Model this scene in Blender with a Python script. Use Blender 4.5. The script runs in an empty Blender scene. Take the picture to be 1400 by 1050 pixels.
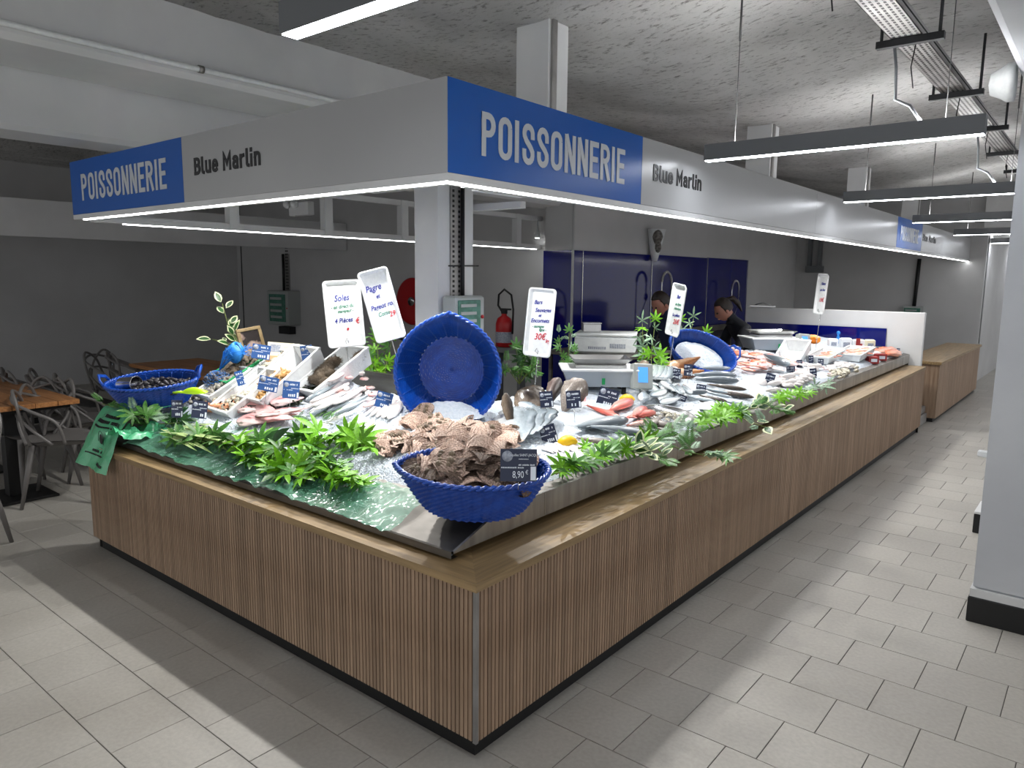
import bpy, bmesh, math, random
from mathutils import Vector, Matrix, noise
PI = math.pi
rnd = random.Random(11)
col = bpy.context.scene.collection
scene = bpy.context.scene

# ------------------------------------------------------------------ camera, world, exposure
FPX = 1003.25
CAM = Vector((1.5439, -1.7162, 1.65))
_pi, _ro, _ya = math.radians(8.2089), math.radians(0.5883), math.radians(39.1995)
FW = Vector((-math.sin(_ya)*math.cos(_pi), math.cos(_ya)*math.cos(_pi), -math.sin(_pi)))
_R = Vector((math.cos(_ya), math.sin(_ya), 0)); _U = _R.cross(FW)
RT = _R*math.cos(_ro) + _U*math.sin(_ro); UP = -_R*math.sin(_ro) + _U*math.cos(_ro)
cd = bpy.data.cameras.new('camera'); cam = bpy.data.objects.new('camera', cd); col.objects.link(cam)
cd.sensor_width = 36; cd.lens = FPX/1400*36; cd.clip_start = .05; cd.clip_end = 200
cam.matrix_world = Matrix(((RT.x, UP.x, -FW.x, CAM.x), (RT.y, UP.y, -FW.y, CAM.y), (RT.z, UP.z, -FW.z, CAM.z), (0, 0, 0, 1)))
scene.camera = cam
scene.view_settings.view_transform = 'Standard'; scene.view_settings.look = 'None'
scene.view_settings.gamma = 1; scene.view_settings.use_curve_mapping = False
EXPO = 0.0
scene.view_settings.exposure = EXPO
w = bpy.data.worlds.new('world'); scene.world = w; w.use_nodes = True
w.node_tree.nodes['Background'].inputs[0].default_value = (.97, .98, 1, 1)
w.node_tree.nodes['Background'].inputs[1].default_value = 0.74
SPOT_W = 48.0; STRIP_E = 14.0; PEND_E = 32.0; UPFILL_E = 110.0

def light(name, kind, loc, energy, size=.05, color=(1, 1, 1), aim=None, parent=None, **k):
    d = bpy.data.lights.new(name, kind); d.energy = energy; d.color = color
    if kind == 'AREA':
        d.size = size
        if 'size_y' in k: d.shape = 'RECTANGLE'; d.size_y = k['size_y']
        if 'spread' in k: d.spread = k['spread']
    else: d.shadow_soft_size = size
    if kind == 'SPOT': d.spot_size = k.get('cone', 2.2); d.spot_blend = k.get('blend', .6)
    o = bpy.data.objects.new(name, d); col.objects.link(o); o.location = loc
    if aim is not None: o.rotation_euler = (Vector(aim)-Vector(loc)).to_track_quat('-Z', 'Y').to_euler()
    if parent: o.parent = parent
    return o

# ------------------------------------------------------------------ geometry of the place, from measured points
def ray(u, v): return FW + RT*((u-700)/FPX) - UP*((v-525)/FPX)
def at(u, v, **k):
    a, b = list(k.items())[0]; i = 'xyz'.index(a); d = ray(u, v)
    return CAM + d*((b-CAM[i])/d[i])
def atd(u, v, depth): return CAM + ray(u, v)*depth
XE, YE = -.19, .085                      # outer edges of the steel tray
def S(x, y):                             # height of the display surface
    a = .69 + .36*(min(y, 1.12)-YE)
    b = .785 + .009*min(y, 7.5) + .13*(XE-(x if y < 1.0 else max(x, -1.2)))
    return min(a, b)
def surf(u, v, lift=0):
    d = ray(u, v); t = .6
    while t < 14:
        P = CAM + d*t
        if P.z < S(P.x, P.y)+lift: break
        t += .005
    return P
def normal(x, y):
    e = .02
    n = Vector((-(S(x+e, y)-S(x-e, y))/(2*e), -(S(x, y+e)-S(x, y-e))/(2*e), 1)); return n.normalized()
def depth_of(P): return (P-CAM).dot(FW)
def basis(xa, za, loc):                  # matrix with x along xa, z nearest za
    x = Vector(xa).normalized(); y = Vector(za).cross(x).normalized(); z = x.cross(y)
    return Matrix(((x.x, y.x, z.x, loc[0]), (x.y, y.y, z.y, loc[1]), (x.z, y.z, z.z, loc[2]), (0, 0, 0, 1)))

# ------------------------------------------------------------------ materials
def lin(c):
    if isinstance(c, str): c = [int(c[i:i+2], 16)/255 for i in (0, 2, 4)]
    return tuple((x/12.92 if x <= .04045 else ((x+.055)/1.055)**2.4) for x in c) + (1,)
class NT:
    def __init__(s, name):
        s.m = bpy.data.materials.new(name); s.m.use_nodes = True; s.t = s.m.node_tree; s.b = s.t.nodes['Principled BSDF']
    def n(s, typ, **k):
        x = s.t.nodes.new(typ)
        for a, b in k.items():
            if a in x.inputs: x.inputs[a].default_value = b
            else: setattr(x, a, b)
        return x
    def l(s, a, b): s.t.links.new(a, b)
def mat(name, c, rough=.5, metal=0, c2=None, scale=8, bump=0, bscale=None, stretch=None, detail=4, ramp=(.35, .65), spec=None, vary=0, emit=0, alpha=1, coat=0, trans=0, sss=0):
    k = NT(name); b = k.b; b.inputs['Roughness'].default_value = rough; b.inputs['Metallic'].default_value = metal
    if spec is not None: b.inputs['Specular IOR Level'].default_value = spec
    if coat: b.inputs['Coat Weight'].default_value = coat; b.inputs['Coat Roughness'].default_value = .1
    if trans: b.inputs['Transmission Weight'].default_value = trans
    if sss: b.inputs['Subsurface Weight'].default_value = sss; b.inputs['Subsurface Scale'].default_value = .02
    b.inputs['Base Color'].default_value = lin(c); b.inputs['Alpha'].default_value = alpha
    if emit: b.inputs['Emission Color'].default_value = lin(c); b.inputs['Emission Strength'].default_value = emit
    tc = k.n('ShaderNodeTexCoord'); mp = k.n('ShaderNodeMapping')
    k.l(tc.outputs['Object'], mp.inputs[0])
    if stretch: mp.inputs['Scale'].default_value = stretch
    out = None
    if c2:
        nz = k.n('ShaderNodeTexNoise', Scale=scale, Detail=detail); k.l(mp.outputs[0], nz.inputs[0])
        rp = k.n('ShaderNodeValToRGB'); rp.color_ramp.elements[0].position = ramp[0]; rp.color_ramp.elements[1].position = ramp[1]
        rp.color_ramp.elements[0].color = lin(c); rp.color_ramp.elements[1].color = lin(c2)
        k.l(nz.outputs[0], rp.inputs[0]); out = rp.outputs[0]
    if vary:
        oi = k.n('ShaderNodeObjectInfo'); gi = k.n('ShaderNodeNewGeometry'); ad = k.n('ShaderNodeMath', operation='ADD'); fr = k.n('ShaderNodeMath', operation='FRACT')
        k.l(oi.outputs['Random'], ad.inputs[0]); k.l(gi.outputs['Random Per Island'], ad.inputs[1]); k.l(ad.outputs[0], fr.inputs[0])
        mr = k.n('ShaderNodeMapRange'); mr.inputs[3].default_value = 1-vary; mr.inputs[4].default_value = 1+vary; k.l(fr.outputs[0], mr.inputs[0])
        hs = k.n('ShaderNodeHueSaturation'); hs.inputs['Color'].default_value = lin(c)
        if out: k.l(out, hs.inputs['Color'])
        k.l(mr.outputs[0], hs.inputs['Value']); out = hs.outputs[0]
    if out: k.l(out, b.inputs['Base Color'])
    if bump:
        nb = k.n('ShaderNodeTexNoise', Scale=bscale or scale, Detail=5); k.l(mp.outputs[0], nb.inputs[0])
        bp = k.n('ShaderNodeBump', Strength=bump, Distance=.02); k.l(nb.outputs[0], bp.inputs['Height']); k.l(bp.outputs[0], b.inputs['Normal'])
    return k.m
M = {}
def wood(name, c, c2, axis, vary=.12, rough=.55):
    st = [26, 26, 26]; st['xyz'.index(axis)] = 1.6
    return mat(name, c, rough, c2=c2, scale=2.2, stretch=st, detail=6, vary=vary, bump=.08, ramp=(.3, .7))
M['slat'] = wood('slat_wood', '8a6f58', 'ad937b', 'z', .2)
M['slat_back'] = mat('slat_back', '14110f', .9)
M['trimx'] = wood('trim_wood_x', '7a6444', 'a2875f', 'x', .1, .4)
M['trimy'] = wood('trim_wood_y', '7a6444', 'a2875f', 'y', .1, .4)
M['table'] = wood('table_wood', '8a5a32', 'b98250', 'x', .1, .4)
M['kick'] = mat('kick', '0c0d0f', .5)
M['steel'] = mat('steel', '7b7873', .48, 1, c2='605d59', scale=3, stretch=(1, 1, 6), bump=.05)
M['lip'] = mat('steel_lip', 'aaa7a1', .38, .9, c2='908d88', scale=3, stretch=(1, 6, 1), bump=.04)
M['steel2'] = mat('steel_bright', 'c9c9c9', .22, 1)
M['white'] = mat('white_paint', 'd8d9d9', .55, c2='cccdce', scale=2, bump=.06, bscale=18)
M['wall'] = mat('wall_grey_white', 'c2c2c2', .75, c2='b8b8b8', scale=1.4, bump=.05, bscale=25)
M['wallr'] = mat('pillar_paint', 'c6c9cd', .6, c2='bcbfc4', scale=2, bump=.1, bscale=14)
M['alu'] = mat('sign_panel', 'a9aaab', .3, 0, c2='a2a3a4', scale=1, spec=.8)
M['blue'] = mat('sign_blue', '0055ad', .3, 0, spec=.35)
M['letter'] = mat('sign_letter', 'c4c8cd', .45)
M['black'] = mat('sign_black', '141517', .45)
M['navyglass'] = mat('blue_wall_panel', '081068', .1, 0, spec=.4)
M['rail'] = mat('pendant_body', '6f7275', .4, .3)
M['led'] = mat('led_strip', 'ffffff', .5, emit=STRIP_E)
M['led2'] = mat('pendant_led', 'f4f8ff', .5, emit=PEND_E)
M['upfill'] = mat('added_upfill', 'ffffff', .5, emit=UPFILL_E)  # added fill glow for the ceiling, not a lamp of the pendants
M['galv'] = mat('galvanised', 'a4a2a0', .45, .7, c2='8c8a88', scale=6)
M['dark'] = mat('dark_metal', '2b2c2e', .5, .4)
M['wire'] = mat('wire', '3c3c3d', .6)
M['chair'] = mat('chair_plastic', '6b6866', .45)
M['tbase'] = mat('table_base', '131314', .5)
M['red'] = mat('red_paint', 'b01218', .35)
M['ice'] = mat('ice', 'dfe6ee', .3, c2='ccd8e4', scale=60, bump=.7, bscale=120, spec=.6)
M['chip'] = mat('ice_chip', 'f2f8fc', .12, spec=.8, coat=.4)
M['foam'] = mat('foam_white', 'e9ecec', .6, c2='e0e3e4', scale=30, bump=.1, bscale=90)
M['bluep'] = mat('basket_blue', '0e4bb0', .28, c2='0b3d98', scale=20, coat=.3, vary=.05)
M['navy'] = mat('card_navy', '14213f', .3, spec=.6)
M['cardb'] = mat('card_blue', '1d4f8f', .3, spec=.6)
M['print'] = mat('card_print', 'dfe6ee', .5)
M['printg'] = mat('card_print_grey', '7f8698', .5, c2='aab0bb', scale=90)
M['inkb'] = mat('ink_blue', '2d3490', .6)
M['inkr'] = mat('ink_red', 'c8343f', .6)
M['inkg'] = mat('ink_green', '4f8a72', .6)
M['leafb'] = mat('leaf_bright', '7dbb22', .4, c2='5d9a1c', scale=12, vary=.25, spec=.4)
M['leafd'] = mat('leaf_dark', '2f5f2a', .4, c2='24491f', scale=14, vary=.3)
M['leafm'] = mat('leaf_mid', '5a8f3c', .4, c2='3f7030', scale=14, vary=.3)
M['leafs'] = mat('leaf_silver', '9db89a', .45, c2='6f9474', scale=14, vary=.25)
M['cream'] = mat('leaf_cream', 'dbe3b4', .5, vary=.1)
M['stem'] = mat('stem', '6b7a3a', .6)
M['film'] = mat('green_film', '9ad6bd', .12, c2='4f9a74', scale=4, alpha=.5, coat=.6, bump=.3, bscale=9, ramp=(.3, .7))
M['bag'] = mat('green_bag', '58bd88', .25, alpha=.93, coat=.4, bump=.4, bscale=20)
M['leek'] = mat('leek', 'c9dba0', .4, c2='9dbb6a', scale=6, stretch=(1, 8, 1), vary=.15)
M['lemon'] = mat('lemon', 'f5c411', .4, bump=.15, bscale=60)
M['shell'] = mat('scallop_shell', '96796a', .6, c2='e6cdbb', scale=22, ramp=(.35, .7), vary=.3, bump=.35, bscale=50)
M['shelld'] = mat('scallop_dark', '4b3b32', .6, c2='8f7766', scale=22, ramp=(.35, .7), vary=.3, bump=.5, bscale=50)
M['mussel'] = mat('mussel', '131116', .42, c2='252129', scale=20, vary=.3)
M['clam'] = mat('clam', 'b9b4a6', .45, c2='6f6b62', scale=60, vary=.25)
M['clamw'] = mat('clam_white', 'd9d4c4', .45, c2='a39c86', scale=60, vary=.2)
M['oyster'] = mat('oyster', 'a08d74', .55, c2='665a4c', scale=40, vary=.25, bump=.6)
M['whelk'] = mat('whelk', 'd2a668', .45, c2='8f6a3c', scale=45, vary=.25)
M['winkle'] = mat('winkle', '2b2c33', .3, c2='6a6c76', scale=40, vary=.3, coat=.3)
M['urchin'] = mat('urchin', '5e4f3f', .7, c2='8d7b62', scale=60, vary=.2, bump=1)
M['claw'] = mat('claw', 'd98a5c', .35, c2='e9b08a', scale=20, vary=.15)
M['weed'] = mat('seaweed', '1d2413', .4, c2='36401f', scale=30, vary=.3)
M['grease'] = mat('grime', '4a4743', .8, c2='8d8a85', scale=30)
M['plasgrey'] = mat('scale_plastic', '9aa3ac', .4)
M['lcd'] = mat('lcd', '4f9cff', .3, emit=.6)
M['skin'] = mat('skin', 'a87462', .5, sss=.1)
M['cloth'] = mat('navy_cloth', '12151d', .85, bump=.1, bscale=80)
M['cloth2'] = mat('blue_cloth', '18233f', .85, bump=.1, bscale=80)
M['hair'] = mat('hair', '1c1310', .5, c2='2c1e17', scale=30, stretch=(1, 8, 1))
M['eye'] = mat('eye', '0b0b0c', .1, coat=1)
M['green'] = mat('green_plastic', '1c9a58', .4)
M['net'] = mat('blue_net', '2a86dd', .5, vary=.1)
M['transp'] = mat('clear_bag', 'b9d8ee', .1, alpha=.25)
M['electric'] = mat('switch_grey', 'a3a8a6', .5)
M['greenglass'] = mat('green_window', '4f8373', .15, c2='3c6c5c', scale=20)
M['frame'] = mat('frame_wood', 'a58e66', .6, c2='8a744f', scale=20)
M['photo'] = mat('photo_print', '2c2422', .3, c2='b69a8c', scale=9, ramp=(.5, .6))
M['paper'] = mat('paper', 'ece4c2', .6, c2='e0d9c6', scale=10)
M['paperw'] = mat('paper_white', 'eceff2', .6)
M['orange'] = mat('orange_plastic', 'f28c1a', .4)
M['peach'] = mat('peach_liner', 'd9a878', .6)
M['redc'] = mat('red_tag', '9c2a2a', .5)
M['grout'] = mat('grout', '55534f', .9)

def tile_mat():
    k = NT('floor_tile'); b = k.b
    tc = k.n('ShaderNodeNewGeometry'); n1 = k.n('ShaderNodeTexNoise', Scale=1.1, Detail=5); n2 = k.n('ShaderNodeTexNoise', Scale=60., Detail=4)
    k.l(tc.outputs['Position'], n1.inputs[0]); k.l(tc.outputs['Position'], n2.inputs[0])
    r1 = k.n('ShaderNodeValToRGB'); r1.color_ramp.elements[0].position = .3; r1.color_ramp.elements[1].position = .62
    r1.color_ramp.elements[0].color = lin('a6a198'); r1.color_ramp.elements[1].color = lin('bcb8b0'); k.l(n1.outputs[0], r1.inputs[0])
    mx = k.n('ShaderNodeMixRGB', blend_type='MULTIPLY'); mx.inputs[0].default_value = .3; k.l(r1.outputs[0], mx.inputs[1]); k.l(n2.outputs[0], mx.inputs[2])
    oi = k.n('ShaderNodeObjectInfo'); gi = tc; ad = k.n('ShaderNodeMath', operation='ADD'); fr = k.n('ShaderNodeMath', operation='FRACT')
    k.l(oi.outputs['Random'], ad.inputs[0]); k.l(gi.outputs['Random Per Island'], ad.inputs[1]); k.l(ad.outputs[0], fr.inputs[0])
    mr = k.n('ShaderNodeMapRange'); mr.inputs[3].default_value = .94; mr.inputs[4].default_value = 1.06; k.l(fr.outputs[0], mr.inputs[0])
    hs = k.n('ShaderNodeHueSaturation'); k.l(mx.outputs[0], hs.inputs['Color']); k.l(mr.outputs[0], hs.inputs['Value']); k.l(hs.outputs[0], b.inputs['Base Color'])
    mr2 = k.n('ShaderNodeMapRange'); mr2.inputs[1].default_value = .35; mr2.inputs[2].default_value = .65; mr2.inputs[3].default_value = .38; mr2.inputs[4].default_value = .6
    k.l(n1.outputs[0], mr2.inputs[0]); k.l(mr2.outputs[0], b.inputs['Roughness'])
    bp = k.n('ShaderNodeBump', Strength=.06, Distance=.01); k.l(n2.outputs[0], bp.inputs['Height']); k.l(bp.outputs[0], b.inputs['Normal'])
    return k.m
M['tile'] = tile_mat()
def ceil_mat():
    k = NT('sprayed_ceiling'); b = k.b; b.inputs['Roughness'].default_value = .9
    tc = k.n('ShaderNodeNewGeometry'); mp = k.n('ShaderNodeMapping'); mp.inputs['Scale'].default_value = (1, 2.2, 1); mp.inputs['Rotation'].default_value = (0, 0, .5)
    k.l(tc.outputs['Position'], mp.inputs[0])
    n1 = k.n('ShaderNodeTexNoise', Scale=15., Detail=8, Roughness=.75); k.l(mp.outputs[0], n1.inputs[0])
    r1 = k.n('ShaderNodeValToRGB'); e = r1.color_ramp.elements; e[0].position = .34; e[1].position = .47; e[0].color = lin('807e7b'); e[1].color = lin('dedddb'); k.l(n1.outputs[0], r1.inputs[0])
    n2 = k.n('ShaderNodeTexNoise', Scale=.9, Detail=3); k.l(tc.outputs['Position'], n2.inputs[0])
    r2 = k.n('ShaderNodeValToRGB'); r2.color_ramp.elements[0].position = .35; r2.color_ramp.elements[1].position = .6; r2.color_ramp.elements[0].color = (.62, .62, .62, 1); r2.color_ramp.elements[1].color = (1, 1, 1, 1); k.l(n2.outputs[0], r2.inputs[0])
    mx = k.n('ShaderNodeMixRGB', blend_type='MULTIPLY'); mx.inputs[0].default_value = 1; k.l(r1.outputs[0], mx.inputs[1]); k.l(r2.outputs[0], mx.inputs[2])
    k.l(mx.outputs[0], b.inputs['Base Color'])
    bp = k.n('ShaderNodeBump', Strength=1., Distance=.05); k.l(n1.outputs[0], bp.inputs['Height']); k.l(bp.outputs[0], b.inputs['Normal'])
    return k.m
M['ceil'] = ceil_mat()
def fish_mat(name, back, side, belly, rough=.28, spots=0):
    k = NT(name); b = k.b; b.inputs['Roughness'].default_value = rough; b.inputs['Coat Weight'].default_value = .6; b.inputs['Coat Roughness'].default_value = .12
    tc = k.n('ShaderNodeTexCoord'); sp = k.n('ShaderNodeSeparateXYZ'); k.l(tc.outputs['Generated'], sp.inputs[0])
    nz = k.n('ShaderNodeTexNoise', Scale=14., Detail=5); k.l(tc.outputs['Generated'], nz.inputs[0])
    ad = k.n('ShaderNodeMath', operation='MULTIPLY_ADD'); ad.inputs[1].default_value = .25; k.l(nz.outputs[0], ad.inputs[0]); k.l(sp.outputs['Y'], ad.inputs[2])
    r = k.n('ShaderNodeValToRGB'); e = r.color_ramp.elements; e[0].position = .35; e[0].color = lin(belly); e[1].position = .85; e[1].color = lin(back)
    m = e.new(.6); m.color = lin(side); k.l(ad.outputs[0], r.inputs[0]); out = r.outputs[0]
    if spots:
        vo = k.n('ShaderNodeTexNoise', Scale=60., Detail=2); k.l(tc.outputs['Generated'], vo.inputs[0])
        r2 = k.n('ShaderNodeValToRGB'); r2.color_ramp.elements[0].position = .4; r2.color_ramp.elements[0].color = (1-spots,)*3+(1,); r2.color_ramp.elements[1].position = .6; r2.color_ramp.elements[1].color = (1, 1, 1, 1)
        k.l(vo.outputs[0], r2.inputs[0]); mx = k.n('ShaderNodeMixRGB', blend_type='MULTIPLY'); mx.inputs[0].default_value = 1; k.l(out, mx.inputs[1]); k.l(r2.outputs[0], mx.inputs[2]); out = mx.outputs[0]
    k.l(out, b.inputs['Base Color'])
    vb = k.n('ShaderNodeTexVoronoi', Scale=70.); k.l(tc.outputs['Generated'], vb.inputs[0]); bp = k.n('ShaderNodeBump', Strength=.15, Distance=.003); k.l(vb.outputs[0], bp.inputs['Height']); k.l(bp.outputs[0], b.inputs['Normal'])
    return k.m
M['f_bass'] = fish_mat('bass_skin', '566068', '9aa7ad', 'e3e6e4')
M['f_silver'] = fish_mat('silver_skin', '87939a', 'b9c3c9', 'eef0f0', .2)
M['f_red'] = fish_mat('mullet_skin', 'd5685a', 'e38d7c', 'f0cfc4')
M['f_brown'] = fish_mat('brown_skin', '3b2f24', '67533e', 'a8937a', .45, .6)
M['f_pinna'] = fish_mat('fan_mussel_shell', '5e3518', 'a4683a', 'd3a77c', .3, .3)
M['f_grey'] = fish_mat('grey_skin', '6f6359', '9c8f84', 'c4b8ac', .35, .6)
M['f_pink'] = fish_mat('pink_flesh', 'e9a5a3', 'efc0bd', 'f6ddd8', .3)
M['f_white'] = fish_mat('white_flesh', 'd8d6d4', 'e8dfdc', 'f3ece9', .3)
M['f_salmon'] = fish_mat('salmon_flesh', 'ec7b56', 'f08f72', 'f4b39c', .3)
M['f_dark'] = fish_mat('dark_skin', '332b29', '5f504b', '9c867e', .4, .5)

# ------------------------------------------------------------------ mesh building
class MB:
    def __init__(s): s.v = []; s.f = []; s.mi = []; s.sm = []
    def add(s, vs, fs, mi=0, m=None, smooth=False):
        o = len(s.v)
        for q in vs:
            q = Vector(q)
            s.v.append(m @ q if m is not None else q)
        for fc in fs: s.f.append(tuple(i+o for i in fc)); s.mi.append(mi); s.sm.append(smooth)
        return s
    def box(s, a, b, mi=0, m=None, bev=0):
        x0, y0, z0 = [min(p, q) for p, q in zip(a, b)]; x1, y1, z1 = [max(p, q) for p, q in zip(a, b)]
        if bev and min(x1-x0, y1-y0, z1-z0) > 2.2*bev:
            e = bev; vs = []; 
            for z, i in ((z0, e), (z0+e, 0), (z1-e, 0), (z1, e)):
                c = e if not i else e
                for (px, py, dx, dy) in ((x0, y0, 1, 1), (x1, y0, -1, 1), (x1, y1, -1, -1), (x0, y1, 1, -1)):
                    vs.append((px+dx*(e if i else 0), py+dy*(e if i else 0), z))
            fs = [(3, 2, 1, 0), (12, 13, 14, 15)]
            for r in range(3):
                for k in range(4): a_ = r*4+k; b_ = r*4+(k+1) % 4; fs.append((a_, b_, b_+4, a_+4))
            return s.add(vs, fs, mi, m)
        vs = [(x0, y0, z0), (x1, y0, z0), (x1, y1, z0), (x0, y1, z0), (x0, y0, z1), (x1, y0, z1), (x1, y1, z1), (x0, y1, z1)]
        return s.add(vs, [(3, 2, 1, 0), (4, 5, 6, 7), (0, 1, 5, 4), (1, 2, 6, 5), (2, 3, 7, 6), (3, 0, 4, 7)], mi, m)
    def prism(s, poly, z0, z1, mi=0, m=None):
        n = len(poly); vs = [(p[0], p[1], z0) for p in poly]+[(p[0], p[1], z1) for p in poly]
        return s.add(vs, [tuple(range(n-1, -1, -1)), tuple(range(n, 2*n))]+[(i, (i+1) % n, n+(i+1) % n, n+i) for i in range(n)], mi, m)
    def tube(s, pts, r, n=8, mi=0, m=None, caps=True):
        pts = [Vector(p) for p in pts]; rs = r if isinstance(r, (list, tuple)) else [r]*len(pts)
        vs = []; prev = None
        for i, p in enumerate(pts):
            t = (pts[min(i+1, len(pts)-1)]-pts[max(i-1, 0)]).normalized()
            if prev is None: a = t.orthogonal().normalized()
            else:
                a = prev - t*prev.dot(t); a = a.normalized() if a.length > 1e-6 else t.orthogonal().normalized()
            prev = a; b = t.cross(a)
            for k in range(n):
                q = 2*PI*k/n; vs.append(p+(a*math.cos(q)+b*math.sin(q))*rs[i])
        fs = [(i*n+k, i*n+(k+1) % n, (i+1)*n+(k+1) % n, (i+1)*n+k) for i in range(len(pts)-1) for k in range(n)]
        if caps: fs += [tuple(range(n-1, -1, -1)), tuple(range((len(pts)-1)*n, len(pts)*n))]
        return s.add(vs, fs, mi, m, True)
    def lathe(s, prof, n=24, mi=0, m=None, close=True):
        vs = [(r*math.cos(2*PI*k/n), r*math.sin(2*PI*k/n), z) for r, z in prof for k in range(n)]
        fs = [(i*n+k, i*n+(k+1) % n, (i+1)*n+(k+1) % n, (i+1)*n+k) for i in range(len(prof)-1) for k in range(n)]
        if close: fs += [tuple(range(n-1, -1, -1)), tuple(range((len(prof)-1)*n, len(prof)*n))]
        return s.add(vs, fs, mi, m, True)
    def ball(s, c, r, n=10, mi=0, m=None, fn=None):
        rx, ry, rz = r if isinstance(r, (tuple, list)) else (r, r, r); k = max(4, n//2+1); vs = []
        for i in range(k+1):
            t = PI*i/k
            for j in range(n):
                q = 2*PI*j/n; p = Vector((math.sin(t)*math.cos(q), math.sin(t)*math.sin(q), math.cos(t)))
                if fn: p = fn(p)
                vs.append((c[0]+rx*p.x, c[1]+ry*p.y, c[2]+rz*p.z))
        fs = [(i*n+j, (i+1)*n+j, (i+1)*n+(j+1) % n, i*n+(j+1) % n) for i in range(k) for j in range(n)]
        return s.add(vs, fs, mi, m, True)
    def grid(s, fn, nu, nv, mi=0, m=None, smooth=True):
        vs = [fn(i/nu, j/nv) for i in range(nu+1) for j in range(nv+1)]
        fs = [(i*(nv+1)+j, (i+1)*(nv+1)+j, (i+1)*(nv+1)+j+1, i*(nv+1)+j+1) for i in range(nu) for j in range(nv)]
        return s.add(vs, fs, mi, m, smooth)
    def data(s, name, mats):
        me = bpy.data.meshes.new(name); me.from_pydata([tuple(v) for v in s.v], [], s.f)
        for x in (mats if isinstance(mats, (list, tuple)) else [mats]): me.materials.append(M[x] if isinstance(x, str) else x)
        me.polygons.foreach_set('material_index', s.mi); me.polygons.foreach_set('use_smooth', s.sm); me.update(); return me
    def obj(s, name, mats, parent=None): return put(s.data(name, mats), name, parent)
def put(me, name, parent=None, mw=None):
    o = bpy.data.objects.new(name, me); col.objects.link(o)
    if parent: o.parent = parent
    if mw is not None: o.matrix_local = mw
    return o
def thing(name, label, cat, loc=(0, 0, 0), rz=0, group=None, mw=None):
    o = bpy.data.objects.new(name, None); col.objects.link(o); o.empty_display_size = .05
    o.location = loc; o.rotation_euler = (0, 0, rz)
    if mw is not None: o.matrix_world = mw
    return tag(o, label, cat, group)
def tag(o, label, cat, group=None, kind=None):
    if label: o['label'] = label
    if cat: o['category'] = cat
    if group: o['group'] = group
    if kind: o['kind'] = kind
    return o
def st(o): o['kind'] = 'structure'; return o
def kids(o): return [c for c in bpy.data.objects if c.parent == o]
def dup(o, mw, label=None, group=None, ch=None):
    r = o.copy(); col.objects.link(r); r.matrix_world = mw
    if label: r['label'] = label
    if group: r['group'] = group
    for c in (ch if ch is not None else o.children):
        q = c.copy(); col.objects.link(q); q.parent = r
    return r
def text(s, size, name, m, parent, mw, sx=1, shear=0, off=0, ext=.0006, align='CENTER'):
    c = bpy.data.curves.new(name, 'FONT'); c.body = s; c.size = size; c.align_x = align; c.align_y = 'CENTER'; c.shear = shear; c.offset = off; c.extrude = ext; c.resolution_u = 3
    t = bpy.data.objects.new(name, c); col.objects.link(t)
    me = bpy.data.meshes.new_from_object(t.evaluated_get(bpy.context.evaluated_depsgraph_get()))
    bpy.data.objects.remove(t); bpy.data.curves.remove(c)
    me.transform(Matrix.Diagonal((sx, 1, 1, 1))); me.materials.clear(); me.materials.append(M[m])
    return put(me, name, parent, mw)

# ------------------------------------------------------------------ room
H = .62; HR = .012                                     # bench top height and its slight rise along the long side
P_Y = 5.3                                              # back wall
# floor tiles: 300 nearest visible as parts, the rest joined
fl = st(MB().box((-10.4, -4, -.06), (3.5, 26, -.004)).obj('floor', 'grout'))
TP, TQ, G = .297, .285, .0028
def seen(x, y):
    d = Vector((x, y, 0))-CAM; w_ = d.dot(FW)
    if w_ < .5: return False
    u = 700+FPX*d.dot(RT)/w_; v = 525-FPX*d.dot(UP)/w_
    return -60 < u < 1460 and v < 1120
tl = []
for j in range(-14, 90):
    off = (j*.37) % 1
    for i in range(-36, 12):
        x0 = -1.38+(i+off)*TP; y0 = -.205+j*TQ
        if x0 > 3.3 or y0 > 25: continue
        cx, cy = x0+TP/2, y0+TQ/2
        under = (-3.0 < cx < -.2 and .2 < cy < 1.0) or (-1.1 < cx < -.2 and .2 < cy < 7.2)
        near = (Vector((cx, cy, 0))-CAM).length if (seen(cx, cy) and not under) else 99
        tl.append((near, x0, y0))
tl.sort()
tm = MB().box((0, 0, -.004), (TP-G, TQ-G, 0), bev=.0012).data('tile', 'tile')
rest = MB()
for k, (d, x0, y0) in enumerate(tl):
    if k < 296: put(tm, 'tile', fl, Matrix.Translation((x0, y0, rnd.uniform(-.0004, .0004))))
    else: rest.box((x0, y0, -.004), (x0+TP-G, y0+TQ-G, 0))
r_ = rest.obj('tile_field', 'tile', fl); r_['kind'] = 'stuff'

def ceil_z(x, y):
    return 3.02 + .16*(.5-.5*math.cos(2*PI*(x+1.2)/3.6))
st(MB().grid(lambda a, b: (-10.6+14.5*a, -4+30*b, ceil_z(-10.6+14.5*a, -4+30*b)+.03*noise.noise(Vector((a*14, b*30, 0)))+.012*noise.noise(Vector((a*70, b*150, 3)))), 145, 260).obj('ceiling', 'ceil'))
st(MB().box((-10.6, -4, 0), (-10.4, 5.5, 3.3)).obj('wall_left', 'wall'))
wb = st(MB().box((-10.5, P_Y, 0), (-3.5, P_Y+.2, 3.3)).obj('wall_back', 'wall'))
jx = at(333, 420, y=P_Y).x
MB().box((jx-.01, P_Y-.008, 0), (jx+.01, P_Y+.001, 3.3)).obj('panel_joint', 'dark', wb)
bl = st(MB().box((-3.56, 5.12, 0), (-3.18, 12.5, 3.3)).obj('wall_service_block', 'wall'))
st(MB().box((-3.3, 12.5, 0), (-.15, 12.7, 3.3)).box((-.35, 12.6, 0), (-.15, 19, 3.3)).obj('wall_far', 'wall'))
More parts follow.
